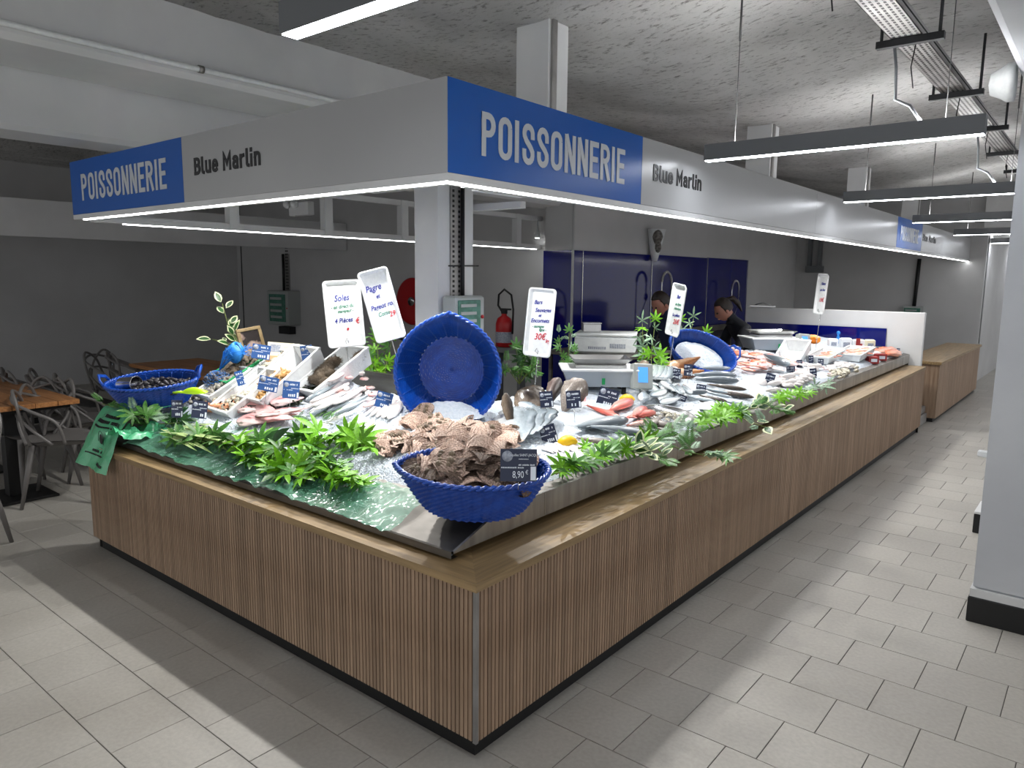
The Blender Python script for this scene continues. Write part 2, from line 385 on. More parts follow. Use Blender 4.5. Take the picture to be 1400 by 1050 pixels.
st(MB().box((-.3, 19, 0), (2, 19.2, 3.3)).obj('wall_corridor_end', 'wall'))
dr = st(MB().box((.02, 18.93, 0), (.62, 19.0, 2.02), bev=.01).obj('door_1', 'dark'))
MB().box((.06, 18.9, 1.0), (.58, 18.94, 1.95)).obj('door_panel', 'rail', dr)
# blue splash panels, one part each, with steel joint strips
ztop = lambda y: 1.965+.004*(y-5.1)
ys = [5.12]+[at(u, 380, x=-3.17).y for u in (795.5, 890, 966, 1021)]
for a, b in zip(ys[:-1], ys[1:]):
    MB().box((-3.18, a+.006, .3), (-3.165, b-.006, ztop(a)), bev=.002).obj('splash_panel', 'navyglass', bl)
    MB().box((-3.18, b-.006, .3), (-3.158, b+.006, ztop(a))).obj('joint_strip', 'steel2', bl)
MB().box((-3.575, 5.105, .3), (-3.18, 5.119, 1.965)).obj('splash_panel', 'navyglass', bl)
MB().box((-3.182, 5.102, .3), (-3.16, 5.12, 2.9)).obj('corner_strip', 'alu', bl)
# low dividing wall with a blue splash strip
lw = st(MB().box((-2.1, 7.49, 0), (-.075, 7.57, 1.315), bev=.004).obj('wall_divider', 'white'))
MB().box((-2.08, 7.47, .7), (-.447, 7.489, 1.125)).obj('splash_panel', 'navyglass', lw)
# beams
bm_ = MB().box((-3.75, -4, 2.45), (-3.35, 5.3, 3.3), bev=.03).box((-3.35, -4, 2.78), (-2.75, 5.3, 3.3), bev=.03)
st(bm_.obj('trim_1', 'white'))
st(MB().box((1.08, -4, 2.62), (2.6, 22, 3.3), bev=.04).obj('trim_2', 'wallr'))
st(MB().box((-.2, 12.3, 2.5), (2.4, 12.7, 3.2), bev=.03).obj('trim_3', 'white'))
# wall-mounted fascia of the neighbouring stall at the left
f2 = MB().box((-7.46, -4, 2.03), (-7.36, 5.29, 2.42), bev=.004)
st(f2.obj('trim_4', 'white'))
# pillar at the right
pl = st(MB().box((1.14, 2.37, .17), (1.75, 2.95, 3.0), bev=.012).obj('trim_5', 'wallr'))
MB().box((1.125, 2.355, 0), (1.765, 2.965, .13), bev=.006).obj('baseboard', 'kick', pl)
MB().box((1.13, 2.36, .13), (1.76, 2.96, .17)).obj('baseboard_cap', 'white', pl)
q = at(1329, 728, z=0)
pl2 = st(MB().box((q.x, q.y, .13), (q.x+.8, q.y+.3, .15), bev=.004).obj('trim_6', 'white'))
MB().box((q.x, q.y, 0), (q.x+.8, q.y+.28, .13), bev=.004).obj('baseboard', 'kick', pl2)
q = at(1353, 604, y=2.6)
kn = thing('door_stop', 'round white knob on the left edge of the right pillar', 'knob', (1.14, 2.5, q.z), 0)
MB().lathe([(.02, -.03), (.035, -.03), (.04, -.02), (.04, .0), (.02, .0)], 20, m=Matrix.Rotation(-PI/2, 4, 'Y')).obj('disc', 'foam', kn)
MB().box((-.05, -.02, -.06), (0, .02, -.03), bev=.004).obj('bracket', 'foam', kn)

# ceiling hangers (white boxed columns from the canopy to the ceiling)
for i, (y, lab) in enumerate(((1.61, 'white boxed column rising from the canopy above the big blue corner sign'), (4.9, 'white boxed column behind the left end of the nearest right pendant lamp'), (8.1, 'white boxed column behind the second right pendant lamp'), (11.1, 'white boxed column above the small far blue sign'), (14., 'farthest white boxed column over the canopy'))):
    t = thing('column', lab, 'column', (-1.16, y, 2.3), 0, 'columns over the canopy')
    z1 = ceil_z(-1.1, y)-2.3+.06
    MB().box((0, 0, 0), (.22, .18, z1), bev=.004).obj('casing', 'white', t)
    MB().box((.221, .02, 0), (.235, .06, z1)).obj('conduit', 'galv', t)

# ------------------------------------------------------------------ canopy with its signs
SX, SY, ZB, ZT = -.383, .264, 2.03, 2.363
SL, SR, B1, B2 = 3.406, 14.1, 1.409, 1.47
cn = thing('canopy', 'grey canopy fascia with blue fish shop signs running round the stall', 'canopy', (SX, SY, 0))
th = .04
MB().box((-SL+B2, 0, ZB), (-.0015, th, ZT)).obj('fascia_panel', 'alu', cn)
MB().box((-SL, 0, ZB), (-SL+B2-.002, th, ZT), bev=.002).obj('sign_panel', 'blue', cn)
MB().box((-th, .0015, ZB), (0, B1-.002, ZT)).obj('sign_panel', 'blue', cn)
ya = at(1228, 300, x=SX).y-SY; yb = at(1259, 340, x=SX).y-SY
for a, b, m in ((B1, ya, 'alu'), (ya+.002, yb, 'blue'), (yb+.002, SR, 'alu')):
    n = max(1, round((b-a)/3.05))
    for k in range(n): MB().box((-th, a+(b-a)*k/n, ZB), (0, a+(b-a)*(k+1)/n-.002, ZT), bev=.002).obj('sign_panel' if m == 'blue' else 'fascia_panel', m, cn)
# soffit return and light strips
MB().box((-SL, .0, ZB-.03), (0, .10, ZB-.001)).box((-.10, .10, ZB-.03), (0, SR, ZB-.001)).obj('soffit', 'white', cn)
MB().box((-SL+.12, .012, ZB-.036), (-.012, .034, ZB-.031)).box((-.034, .012, ZB-.036), (-.012, SR-.1, ZB-.031)).obj('light_strip', 'led', cn)
# frame inside: end truss, rear beams, cross beams
fr = MB()
fr.box((-SL, .1, 1.99), (-SL+.06, P_Y-SY-.03, 2.04)).box((-SL, .1, ZT-.05), (-SL+.06, P_Y-SY-.03, ZT))
for u in (317, 446, 550, 600, 706): 
    y = at(u, 300, x=-3.76).y-SY
    fr.box((-SL+.0, y-.04, 2.0), (-SL+.07, y+.04, ZT))
fr.box((-SL, 1.25, ZT-.09), (-1.2, 1.31, ZT-.03)).box((-1.33, 1.25, 2.26), (-1.27, SR, ZT))
for y in (2.2, 3.9, 5.6, 7.3, 9, 10.7, 12.4): fr.box((-1.3, y, ZT-.1), (-.04, y+.05, ZT-.04))
for x in (-2.6, -1.7): fr.box((x, .04, ZT-.1), (x+.05, 1.3, ZT-.04))
fr.box((-SL, .1, 2.03), (-SL+.01, .5, ZT-.05))
fr.box((-.75, .95, 2.1), (-.70, 1.35, 2.14)).box((-1.3, 1.55, 2.07), (-.9, 1.60, 2.11))
fr.obj('frame', 'white', cn)
MB().box((-SL+.02, .3, 1.984), (-SL+.04, P_Y-SY-.1, 1.989)).obj('light_strip', 'led', cn)
# ---- letters drawn as strokes of even width, like the condensed signage face
def arc(cx, cy, rx, ry, a0, a1, n=8): return [(cx+rx*math.cos(math.radians(a0+(a1-a0)*i/n)), cy+ry*math.sin(math.radians(a0+(a1-a0)*i/n))) for i in range(n+1)]
GL = {
 'P': (.42, [[(0, 0), (0, 1)], [(0, 1), (.18, 1)]+arc(.18, .76, .2, .24, 90, -90)+[(0, .52)]]),
 'O': (.44, [arc(.2, .8, .2, .2, 0, 180)+arc(.2, .2, .2, .2, 180, 360)+[(.4, .8)]]),
 'I': (.06, [[(0.0, 0), (0.0, 1)]]),
 'S': (.42, [[(.39, .74)]+arc(.2, .8, .19, .2, 10, 180)+[(.02, .72), (.10, .6), (.3, .42), (.385, .3)]+arc(.2, .2, .19, .2, 0, -180)+[(.01, .27)]]),
 'N': (.42, [[(0, 0), (0, 1)], [(.4, 0), (.4, 1)], [(.02, 1), (.38, 0)]]),
 'E': (.36, [[(.34, 0), (0, 0), (0, 1), (.34, 1)], [(0, .52), (.29, .52)]]),
 'R': (.43, [[(0, 0), (0, 1)], [(0, 1), (.18, 1)]+arc(.18, .77, .2, .23, 90, -90)+[(0, .54)], [(.2, .54), (.4, 0)]]),
 'B': (.46, [[(0, 0), (0, 1)], [(0, 1), (.22, 1)]+arc(.22, .77, .19, .23, 90, -90)+[(0, .54)], [(.22, .54)]+arc(.22, .27, .22, .27, 90, -90)+[(0, 0)]]),
 'l': (.12, [[(0, 1), (0, .12), (.05, .02), (.12, 0)]]),
 'u': (.4, [[(0, .7), (0, .2)]+arc(.18, .19, .18, .19, 180, 340)+[(.37, .2)], [(.37, .7), (.37, 0)]]),
 'e': (.42, [[(.01, .36), (.39, .36)], arc(.2, .36, .19, .34, 0, 180)+arc(.2, .2, .19, .2, 180, 320)]),
 'M': (.6, [[(0, 0), (0, 1), (.28, .35), (.56, 1), (.56, 0)]]),
 'a': (.4, [[(.04, .6)]+arc(.18, .52, .17, .18, 130, 0)+[(.35, 0)], [(.35, .4), (.16, .4)]+arc(.16, .2, .15, .2, 90, 270)+[(.35, .08)]]),
 'r': (.28, [[(0, 0), (0, .7)], [(0, .5), (.08, .66), (.24, .7)]]),
 'i': (.06, [[(0, 0), (0, .62)], [(0, .95), (0, 1)]]),
 'n': (.4, [[(0, 0), (0, .7)], [(0, .48)]+arc(.19, .5, .17, .2, 150, 0)+[(.36, 0)]]),
}
def letters(s, width, height, stroke, mt, mw, parent, name='lettering'):
    gap = .26; tot = sum((GL[c][0] if c != ' ' else .1)+gap for c in s)-gap; sx = (width-stroke)/tot; sy = height-stroke
    x = 0; w2 = stroke/2
    for c in s:
        if c == ' ': x += .1+gap; continue
        wd, strokes = GL[c]; mb = MB()
        for si, pts in enumerate(strokes):
            th_ = .0025+.0005*si
            P = [Vector((p[0]*sx, p[1]*sy, 0)) for p in pts]; q = [P[0]]
            for p in P[1:]:
                if (p-q[-1]).length > 1e-5: q.append(p)
            P = q; L = []; Rr = []; cl_ = (P[0]-P[-1]).length < 1e-4
            for i in range(len(P)):
                a = (P[i]-P[i-1]).normalized() if i else (P[1]-P[0]).normalized()
                b = (P[i+1]-P[i]).normalized() if i < len(P)-1 else a
                n = Vector((-(a+b).y, (a+b).x, 0)); n = n.normalized() if n.length > 1e-6 else Vector((-a.y, a.x, 0))
                na = Vector((-a.y, a.x, 0)); k = w2/max(.5, n.dot(na))
                p = P[i] - (a*w2 if i == 0 and not cl_ else Vector()) + (b*w2 if i == len(P)-1 and not cl_ else Vector())
                L.append(p+n*k); Rr.append(p-n*k)
            n = len(P); vs = [(p.x, p.y, 0) for p in L+Rr]+[(p.x, p.y, th_) for p in L+Rr]; fs = []
            for i in range(n-1):
                fs += [(2*n+i, 2*n+n+i, 2*n+n+i+1, 2*n+i+1), (i, i+1, 2*n+i+1, 2*n+i), (n+i, 3*n+i, 3*n+i+1, n+i+1)]
            fs += [(0, 2*n, 3*n, n), (n-1, 2*n-1, 4*n-1, 3*n-1)]
            mb.add(vs, fs, 0, Matrix.Translation((x*sx, 0, 0)))
        mb.obj(name, mt, parent).matrix_local = mw
        x += wd+gap
def mwA(x, z): return Matrix.Translation((x, -.0008, z)) @ Matrix.Rotation(PI/2, 4, 'X')          # on the face towards -Y
def mwB(y, z): return Matrix.Translation((.0008, y, z)) @ Matrix(((0, 0, 1, 0), (1, 0, 0, 0), (0, 1, 0, 0), (0, 0, 0, 1)))
def px_a(u, v): p = at(u, v, y=SY); return p.x-SX, p.z
def px_b(u, v): p = at(u, v, x=SX); return p.y-SY, p.z
def word(s, p0, p1, bottom, top, stroke, mt, face):
    a, b = (px_a if face == 'a' else px_b)(*p0)[0], (px_a if face == 'a' else px_b)(*p1)[0]
    letters(s, b-a, top-bottom, stroke, mt, (mwA if face == 'a' else mwB)(a+stroke/2, bottom+stroke/2), cn)
za, zb_ = px_b(659, 213)[1], px_b(659, 152)[1]
word('POISSONNERIE', (658, 185), (854, 225), za, zb_, .0245, 'letter', 'b')
z0, z1 = px_b(893, 247)[1], px_b(893, 224)[1]
word('Blue Marlin', (893, 235), (959, 250), z0, z1, .0165, 'black', 'b')
z0, z1 = px_a(113, 274)[1], px_a(113, 236)[1]
word('POISSONNERIE', (112, 255), (228, 235), za, zb_, .0245, 'letter', 'a')
z0, z1 = px_a(266, 240)[1], px_a(266, 216)[1]
word('Blue Marlin', (266, 228), (357, 215), z0, z1, .0165, 'black', 'a')
word('POISSONNERIE', (1231, 320), (1256, 320), za, zb_, .0245, 'letter', 'b')
word('Blue Marlin', (1262, 320), (1280, 320), *sorted((px_b(893, 247)[1], px_b(893, 224)[1])), .0165, 'black', 'b')

# canopy spot lights over the display
def spot(x, y, aim, lab, e=SPOT_W, cone=2.35):
    t = thing('spot_light', lab, 'lamp', (x, y, 2.12), 0, 'small spot lights under the canopy')
    MB().lathe([(.012, .2), (.012, .06), (.032, .055), (.036, .0), (.03, -.005)], 14).obj('housing', 'white', t)
    MB().lathe([(.0, -.007), (.026, -.007), (.026, -.004), (0, -.004)], 14, close=False).obj('lens', 'led', t)
    light('spot_lamp', 'SPOT', (0, 0, -.03), e, .022, (1, .985, .96), None, t, cone=cone, blend=.55).rotation_euler = (Vector(aim)-Vector((x, y, 2.12))).to_track_quat('-Z', 'Y').to_euler()
for y in (1.15, 2.15, 3.1, 4.1, 5.1, 6.1, 7.1):
    spot(-1.2+.072*y, y, (-.45, y, .9), 'small white spot light in the row over the long side of the fish display')
for x in (-.95, -1.6, -2.3, -3.0):
    spot(x, .85, (x, .35, .85), 'small white spot light in the row over the short side of the fish display')
for x, y, lab in ((-7.4, 5.2, 'small spot light at the end of the far left fascia washing the wall'), (-3.74, 5.2, 'small spot light at the wall end of the canopy truss')):
    spot(x, y, (x, 5.25, 0), lab, 2.2, 1.7)

# twin-head emergency lamp under the canopy, post with its arms and cables
q = at(410, 281, y=2.2)
t = thing('emergency_light', 'white twin-headed emergency light hanging under the canopy frame', 'lamp', (q.x, 2.2, q.z-.05))
MB().box((-.12, -.03, -.04), (.16, .03, .08), bev=.008).obj('housing', 'white', t)
for x in (-.12, -.01): MB().ball((0, 0, 0), .035, 12).obj('head', 'foam', t).location = (x, -.05, .06)
MB().tube([(.05, 0, .08), (.05, 0, .9)], .012).obj('bracket', 'white', t)
t = thing('support_post', 'white square post behind the big upright blue basket', 'post', (-1.82, 1.45, 0))
MB().box((0, 0, 0), (.20, .31, 2.28), bev=.004).obj('shaft', 'white', t)
ct = MB().box((.201, .10, 1.25), (.21, .2, 2.26))
for i in range(34):
    z = 1.26+i*.03; ct.box((.21, .115, z), (.213, .13, z+.015), 1).box((.21, .165, z), (.213, .18, z+.015), 1)
ct.obj('perforated_tray', ['galv', 'kick'], t)
MB().tube([(.225, .19, 1.25), (.225, .19, 2.26)], .012).obj('cable', 'kick', t)
for z in (1.44, 1.72): MB().tube([(.21, .08, z), (.22, .34, z+.005)], .004).obj('cable_tie', 'kick', t)
MB().box((-.55, .1, 2.2), (0, .16, 2.26)).obj('arm', 'white', t)
def switchbox(t, w_, h, d):
    MB().box((-w_/2, -d, 0), (w_/2, 0, h), bev=.012).obj('housing', 'electric', t)
    MB().box((-w_*.4, -d-.006, h*.1), (w_*.36, -d+.001, h*.9), bev=.003).obj('window', 'greenglass', t)
    for i in range(4): MB().box((-w_*.33, -d-.012, h*(.2+.18*i)), (w_*.2, -d-.005, h*(.27+.18*i))).obj('breaker', 'electric', t)
    MB().ball((w_*.43, -d-.004, h*.5), .012).obj('button', 'red', t)
t = thing('switch_box', 'grey electrical switch box with green window on the white post', 'box', (-1.6, 1.60, at(645, 460, x=-1.6).z), PI/2)
switchbox(t, .26, .26, .1)
a = at(378, 442, y=P_Y); b = at(415, 398, y=P_Y)
t = thing('switch_box', 'grey switch box with green window on the dark left wall', 'box', ((a.x+b.x)/2, P_Y, a.z))
switchbox(t, .75*(b.x-a.x), b.z-a.z, .22)
MB().box((-.15, -.12, -.15), (.15, 0, -.03)).obj('socket', 'dark', t)
cz = b.z-a.z
c_ = MB().box((-.06, -.02, cz), (.04, -.001, 2.0-a.z))
for i in range(20): c_.box((-.04, -.025, cz+.02+i*.05), (-.02, -.019, cz+.045+i*.05), 1).box((.0, -.025, cz+.02+i*.05), (.02, -.019, cz+.045+i*.05), 1)
c_.obj('perforated_tray', ['galv', 'kick'], t); MB().tube([(-.1, -.03, cz), (-.1, -.03, 2.0-a.z)], .02).obj('cable', 'kick', t)
a = at(1235, 430, y=12.5); b = at(1265, 419, y=12.5)
t = thing('switch_box', 'green switch box low on the far wall behind the white divider', 'box', ((a.x+b.x)/2, 12.5, a.z-.15))
switchbox(t, b.x-a.x, b.z-a.z+.15, .15)
MB().tube([(0, -.04, .3), (.02, -.04, 1.1)], .03).obj('cable', 'kick', t)
# wall drain pipe with grime
q = at(893, 357, x=-3.12)
t = thing('drain_pipe', 'stained white drain pipe stub ending above the blue wall panels', 'pipe', (-3.1, q.y, q.z))
MB().tube([(0, 0, 0), (0, 0, .1), (0, .01, .22), (0, .02, .4)], [.035, .06, .085, .12], 14).obj('pipe', 'foam', t)
MB().ball((.07, -.07, .3), (.06, .07, .09), 10, fn=lambda p: p*(1+.25*noise.noise(p*4))).ball((.06, -.03, .18), (.04, .05, .08), 8).obj('stain', 'grease', t)
q = at(1113, 350, y=12.4)
t = thing('duct', 'short dark bracket and duct high on the far wall', 'duct', (q.x, 12.4, q.z-.3))
MB().box((-.12, 0, .1), (-.06, .1, .9)).box((.06, 0, .1), (.12, .1, .9)).box((-.14, -.02, 0), (.16, .1, .12), bev=.01).obj('bracket', 'rail', t)

# hose reel and extinguisher on the back wall
q = at(572, 412, y=5.27)
t = thing('fire_hose_reel', 'round red fire hose reel on the back wall left of the white post', 'hose reel', (q.x, 5.15, q.z))
R90 = Matrix.Rotation(PI/2, 4, 'X')
MB().lathe([(.0, -.03), (.30, -.03), (.32, -.01), (.30, .0), (.0, .0)], 36, m=R90).obj('disc', 'red', t)
MB().lathe([(.12, -.12), (.2, -.12), (.2, -.03)], 24, m=R90, close=False).obj('drum', 'kick', t)
MB().lathe([(.0, .02), (.06, .02), (.06, .0)], 20, m=R90).obj('hub', 'steel2', t)
MB().box((-.42, -.06, -.35), (-.36, .1, 0)).tube([(-.38, 0, -.3), (-.3, 0, -.5), (-.1, 0, -.55)], .02).obj('hose', 'kick', t)
q = at(689, 474, y=4.6)
t = thing('fire_extinguisher', 'red fire extinguisher with a black hose right of the white post', 'extinguisher', (q.x, 4.6, q.z))
MB().lathe([(.07, 0), (.095, .01), (.095, .26), (.075, .32), (.03, .35), (.03, .37)], 22).obj('cylinder', 'red', t)
MB().lathe([(.097, .05), (.097, .17)], 22, close=False).obj('label_band', 'printg', t)
MB().box((-.03, -.02, .37), (.03, .02, .41)).box((-.05, -.015, .41), (.09, .015, .43)).obj('valve', 'kick', t)
MB().tube([(-.03, 0, .39), (-.09, 0, .46), (-.08, 0, .58), (0, 0, .64), (.1, 0, .58), (.13, 0, .42), (.12, 0, .15)], .012).obj('hose', 'kick', t)
MB().box((-.11, -.08, -.06), (.25, .1, -.002)).obj('shelf', 'rail', t)
MB().box((-.11, -.02, -q.z), (-.07, .08, -.06)).box((.21, -.02, -q.z), (.25, .08, -.06)).obj('stand', 'rail', t)

# ------------------------------------------------------------------ pendant lamps
lamplabs = ['square-profile pendant strip lamp at the top left, cut by the picture edge', 'nearest full grey pendant strip lamp over the right aisle', 'second grey pendant strip lamp along the right aisle', 'third pendant strip lamp, level with the small far blue sign', 'fourth pendant strip lamp along the right aisle', 'fifth pendant strip lamp far down the right aisle', 'sixth and last pendant strip lamp far down the aisle']
for i, lab in enumerate(lamplabs):
    y = -.49+2.66*i
    t = thing('pendant_lamp', lab, 'lamp', (-.283, y, 2.3), 0, 'pendant strip lamps over the aisle')
    MB().box((0, 0, .0), (1.31, .06, .085), bev=.003).obj('housing', 'rail', t)
    MB().box((.004, .006, -.003), (1.306, .054, .001)).obj('diffuser', 'led2', t)
    MB().box((.02, .015, .0852), (1.29, .045, .0856)).obj('upfill_panel', 'upfill', t)  # added glowing panel, hidden on top of the housing, to brighten the ceiling
    for x in (.16, 1.15): MB().tube([(x, .03, .085), (x, .03, ceil_z(x-.3, y)-2.3)], .0022, 5).tube([(x, .03, .6), (x, .03, ceil_z(x-.3, y)-2.3+.03)], .006, 5).obj('suspension', 'wire', t)
    MB().tube([(1.05, .03, .085), (1.0, .03, .16), (.93, .05, .2), (.92, .06, .35), (.9, .05, .5)], .008, 6).obj('cord', 'rail', t)
# cable tray under the ceiling
t = thing('cable_tray', 'long perforated steel cable tray hung under the ceiling at the right', 'cable tray', (.62, -1, 2.76))
n = 23
trm = MB().box((0, 0, 0), (.13, 20, .003)).box((0, 0, 0), (.003, 20, .05)).box((.127, 0, 0), (.13, 20, .05))
for i in range(300):
    y = .5+i*.035
    for k in range(5): trm.box((.014+.024*k, y, -.001), (.024+.024*k, y+.02, .0), 1)
trm.obj('tray', ['galv', 'kick'], t)
for i in range(9):
    y = 1.9+i*1.25
    MB().box((-.06, y, -.035), (.22, y+.035, -.003)).tube([(-.04, y+.015, -.02), (-.04, y+.015, .1)], .008, 6).tube([(.2, y+.015, -.02), (.2, y+.015, .3)], .008, 6).obj('hanger', 'dark', t)
    MB().tube([(.09, y+.1, .0), (.08, y+.08, -.12), (.10, y+.06, -.22)], .003, 5).obj('cable_tie', 'kick', t)
MB().tube([(.12, 0, .03), (.12, 20, .03)], .012).obj('cable', 'kick', t)
# ceiling siren-like dome on the right beam, conduit on the left beam
q = at(1385, 112, x=1.06)
t = thing('ceiling_dome', 'white dome fixture on the beam at the top right', 'fixture', (1.07, q.y, q.z))
MB().lathe([(.09, 0), (.09, .03), (.07, .06), (.05, .1), (0, .11)], 24, m=Matrix.Rotation(-PI/2, 4, 'Y')).obj('dome', 'foam', t)
t = thing('conduit', 'white painted conduit running along the beam at the upper left', 'pipe', (-2.73, -4, 2.84))
MB().tube([(0, i*.5, .003*math.sin(i*2)) for i in range(20)], .016, 8).obj('tube', 'foam', t)
for y in (1.2, 3.4, 4.6): MB().lathe([(.022, 0), (.022, .03)], 12, m=Matrix.Translation((0, y, 0)) @ Matrix.Rotation(-PI/2, 4, 'X')).obj('clip', 'galv', t)

# ------------------------------------------------------------------ counter base: slats, bench top, kick
L, RR = 3.12, 7.33
ct = thing('counter', 'long L-shaped counter clad in brown wooden slats with a wooden bench top', 'counter')
def hz(y): return H+HR*y
pitch = .0199
sm = MB().box((0, -.012, .073), (pitch-.0055, 0, H), bev=.0015).data('slat', 'slat')
for i in range(int(L/pitch)): put(sm, 'slat', ct, Matrix.Translation((-L+i*pitch+.002, .012, 0)))
nR = int(RR/pitch); far = MB()
for i in range(nR):
    y = .004+i*pitch
    if i < 300-int(L/pitch):
        put(MB().box((-.012, 0, .073), (0, pitch-.0055, hz(y)), bev=.0015).data('slat', 'slat'), 'slat', ct, Matrix.Translation((0, y, 0)))
    else: far.box((-.012, y, .073-.003*0), (0, y+pitch-.0055, hz(y)))
far.obj('slat_field', 'slat', ct)['kind'] = 'stuff'
MB().box((-L, .013, .073), (-.013, .03, H)).add([(-.03, .013, .073), (-.013, .013, .073), (-.013, RR, .073), (-.03, RR, .073), (-.03, .013, hz(0)), (-.013, .013, hz(0)), (-.013, RR, hz(RR)), (-.03, RR, hz(RR))], [(3, 2, 1, 0), (4, 5, 6, 7), (0, 1, 5, 4), (1, 2, 6, 5), (2, 3, 7, 6), (3, 0, 4, 7)]).box((-L, .03, .0), (-L+.02, 1.2, H)).box((-1.2, RR-.02, 0), (-.013, RR, hz(RR))).obj('backing', 'slat_back', ct)
MB().box((-L+.03, .031, 0), (-.031, .05, .072)).box((-.05, .05, 0), (-.031, RR-.02, .072)).obj('kickboard', 'kick', ct)
# end cladding slats on the left end and far end
MB().box((-L-.006, .0, .073), (-L, 1.2, H)).obj('end_panel', 'slat', ct)
MB().box((-1.0, RR, .073), (-.0, RR+.012, hz(RR))).obj('end_panel', 'slat', ct)
MB().box((-.014, .0, .07), (.0015, .013, H)).obj('corner_strip', 'galv', ct)
# bench top boards, mitred at the corner
o = .008; W = .42; t0, t1 = H, H+.03
MB().prism([(-L-.01, -o), (o, -o), (-W, W-o), (-L-.01, W-o)], t0, t1).obj('bench_top', 'trimx', ct)
vs = [(o, -o, t0), (o, RR+.01, hz(RR)), (-W, RR+.01, hz(RR)), (-W, W-o, t0)]
vs += [(a, b, c+.03) for a, b, c in vs]
MB().add(vs, [(0, 3, 2, 1), (4, 5, 6, 7), (0, 1, 5, 4), (1, 2, 6, 5), (2, 3, 7, 6), (3, 0, 4, 7)]).obj('bench_top', 'trimy', ct)
# stone/steel body under the display
MB().prism([(-3.05, .3), (-.42, .3), (-.42, 7.3), (-1.05, 7.3), (-1.05, 1.0), (-3.05, 1.0)], 0, .66).obj('body', 'kick', ct)

# second, lower counter further down the aisle
t = thing('counter', 'separate low slatted counter beyond the main stall by the far wall', 'counter')
y0, y1 = 8.1, 11.4; xc = .02
for i in range(int((y1-y0)/.024)):
    y = y0+i*.024; MB().box((xc-.012, y, .05), (xc, y+.021, .69)).obj('slat', 'slat', t)
MB().box((xc-.42, y0, .05), (xc-.014, y1, .69)).obj('body', 'slat', t)
MB().box((xc-.45, y0-.02, .69), (xc+.02, y1+.02, .725), bev=.003).obj('bench_top', 'trimy', t)
MB().box((xc-.4, y0+.03, 0), (xc-.03, y1, .05)).obj('kickboard', 'kick', t)
t = thing('plinth', 'grey concrete step between the two wooden counters', 'plinth', (-.5, 7.45, 0))
MB().box((0, .12, 0), (.44, .6, .12), bev=.01).box((0, .25, .12), (.42, .6, .2), bev=.01).obj('block', 'galv', t)

# ------------------------------------------------------------------ steel display tray and ice
dt = thing('display_tray', 'sloping stainless steel display tray carrying the ice and seafood', 'tray')
XL, YF, DB = -3.13, 7.45, 1.25
def sheet(lift, x0, x1, y0, y1, nx, ny, mb, fn=None):
    def g(a, b):
        x = x0+(x1-x0)*a; y = y0+(y1-y0)*b; z = S(x, y)+lift
        if fn: z += fn(x, y)
        return (x, y, z)
    return mb.grid(g, nx, ny)
tb = MB(); sheet(0, XL, XE, YE, 1.25, 60, 24, tb); sheet(0, -1.2, XE, 1.25, YF, 14, 70, tb)
tb.obj('deck', 'steel', dt)
lp = MB()
NB = 80
pts = [(XE, YE+(YF-YE)*i/NB) for i in range(NB+1)]
vs = []
for x, y in pts:
    zt = S(x, y); zb = .68+.010*y
    vs += [(x, y, zt), (x+.006, y, zt-.004), (x+.006, y, min(zb, zt-.01)), (x-.03, y, min(zb, zt-.01)-.002)]
lp.add(vs, [(i*4+k, i*4+k+1, i*4+k+5, i*4+k+4) for i in range(NB) for k in range(3)])
lp.obj('lip', 'lip', dt)
lp = MB(); pts = [XL+(XE-XL)*i/40 for i in range(41)]; vs = []
for x in pts: z = S(x, YE); vs += [(x, YE, z), (x, YE-.006, z-.004), (x, YE-.006, z-.03), (x, YE+.03, z-.03)]
lp.add(vs, [(i*4+k, i*4+k+1, i*4+k+5, i*4+k+4) for i in range(40) for k in range(3)]).obj('lip', 'steel', dt)
MB().box((XL-.005, YE-.006, .655), (XL+.01, 1.25, .68)).add([(XL, YE, .66), (XL, 1.25, .66), (XL, 1.25, S(XL, 1.25)), (XL, YE, S(XL, YE))], [(0, 1, 2, 3)]).add([(-1.2, YF, .7), (XE, YF, .7), (XE, YF, S(XE, YF)), (-1.2, YF, S(-1.2, YF))], [(0, 1, 2, 3)]).obj('end_plate', 'steel', dt)
MB().box((XL, 1.25, .6), (-1.2, 1.28, 1.06)).box((-1.23, 1.28, .6), (-1.2, YF, .93)).obj('back_panel', 'steel', dt)
for y in (.62, 1.8, 3.2, 4.6, 6.0, 7.1): MB().box((XE+.0065, y, .685+.01*y), (XE+.008, y+.004, S(XE, y)-.006)).obj('seam', 'steel2', dt)
def nz(x, y, s, k=0): return noise.noise(Vector((x*s, y*s, k)))
def ice_h(x, y):
    h = .018+.012*nz(x, y, 5)+.006*nz(x, y, 22)+.004*nz(x, y, 60, 2)
    da = y-YE; db = XE-x
    edge = min((db-.02)/.06 if y > .3 else (db-.10)/.05, (da-(.16 if x < -1.2 else .20))/.08)
    if x < -3.05: edge = min(edge, (x+3.12)/.07)
    return -.02+(h+.02)*max(0, min(1, edge))
ib = MB(); sheet(0, XL, XE-.005, YE, 1.24, 300, 116, ib, ice_h); sheet(0, -1.19, XE-.005, 1.24, YF-.02, 80, 460, ib, ice_h)
ice = ib.obj('crushed_ice', 'ice'); tag(ice, 'bed of white crushed ice covering the whole display', 'ice', kind='stuff')
ch = MB()
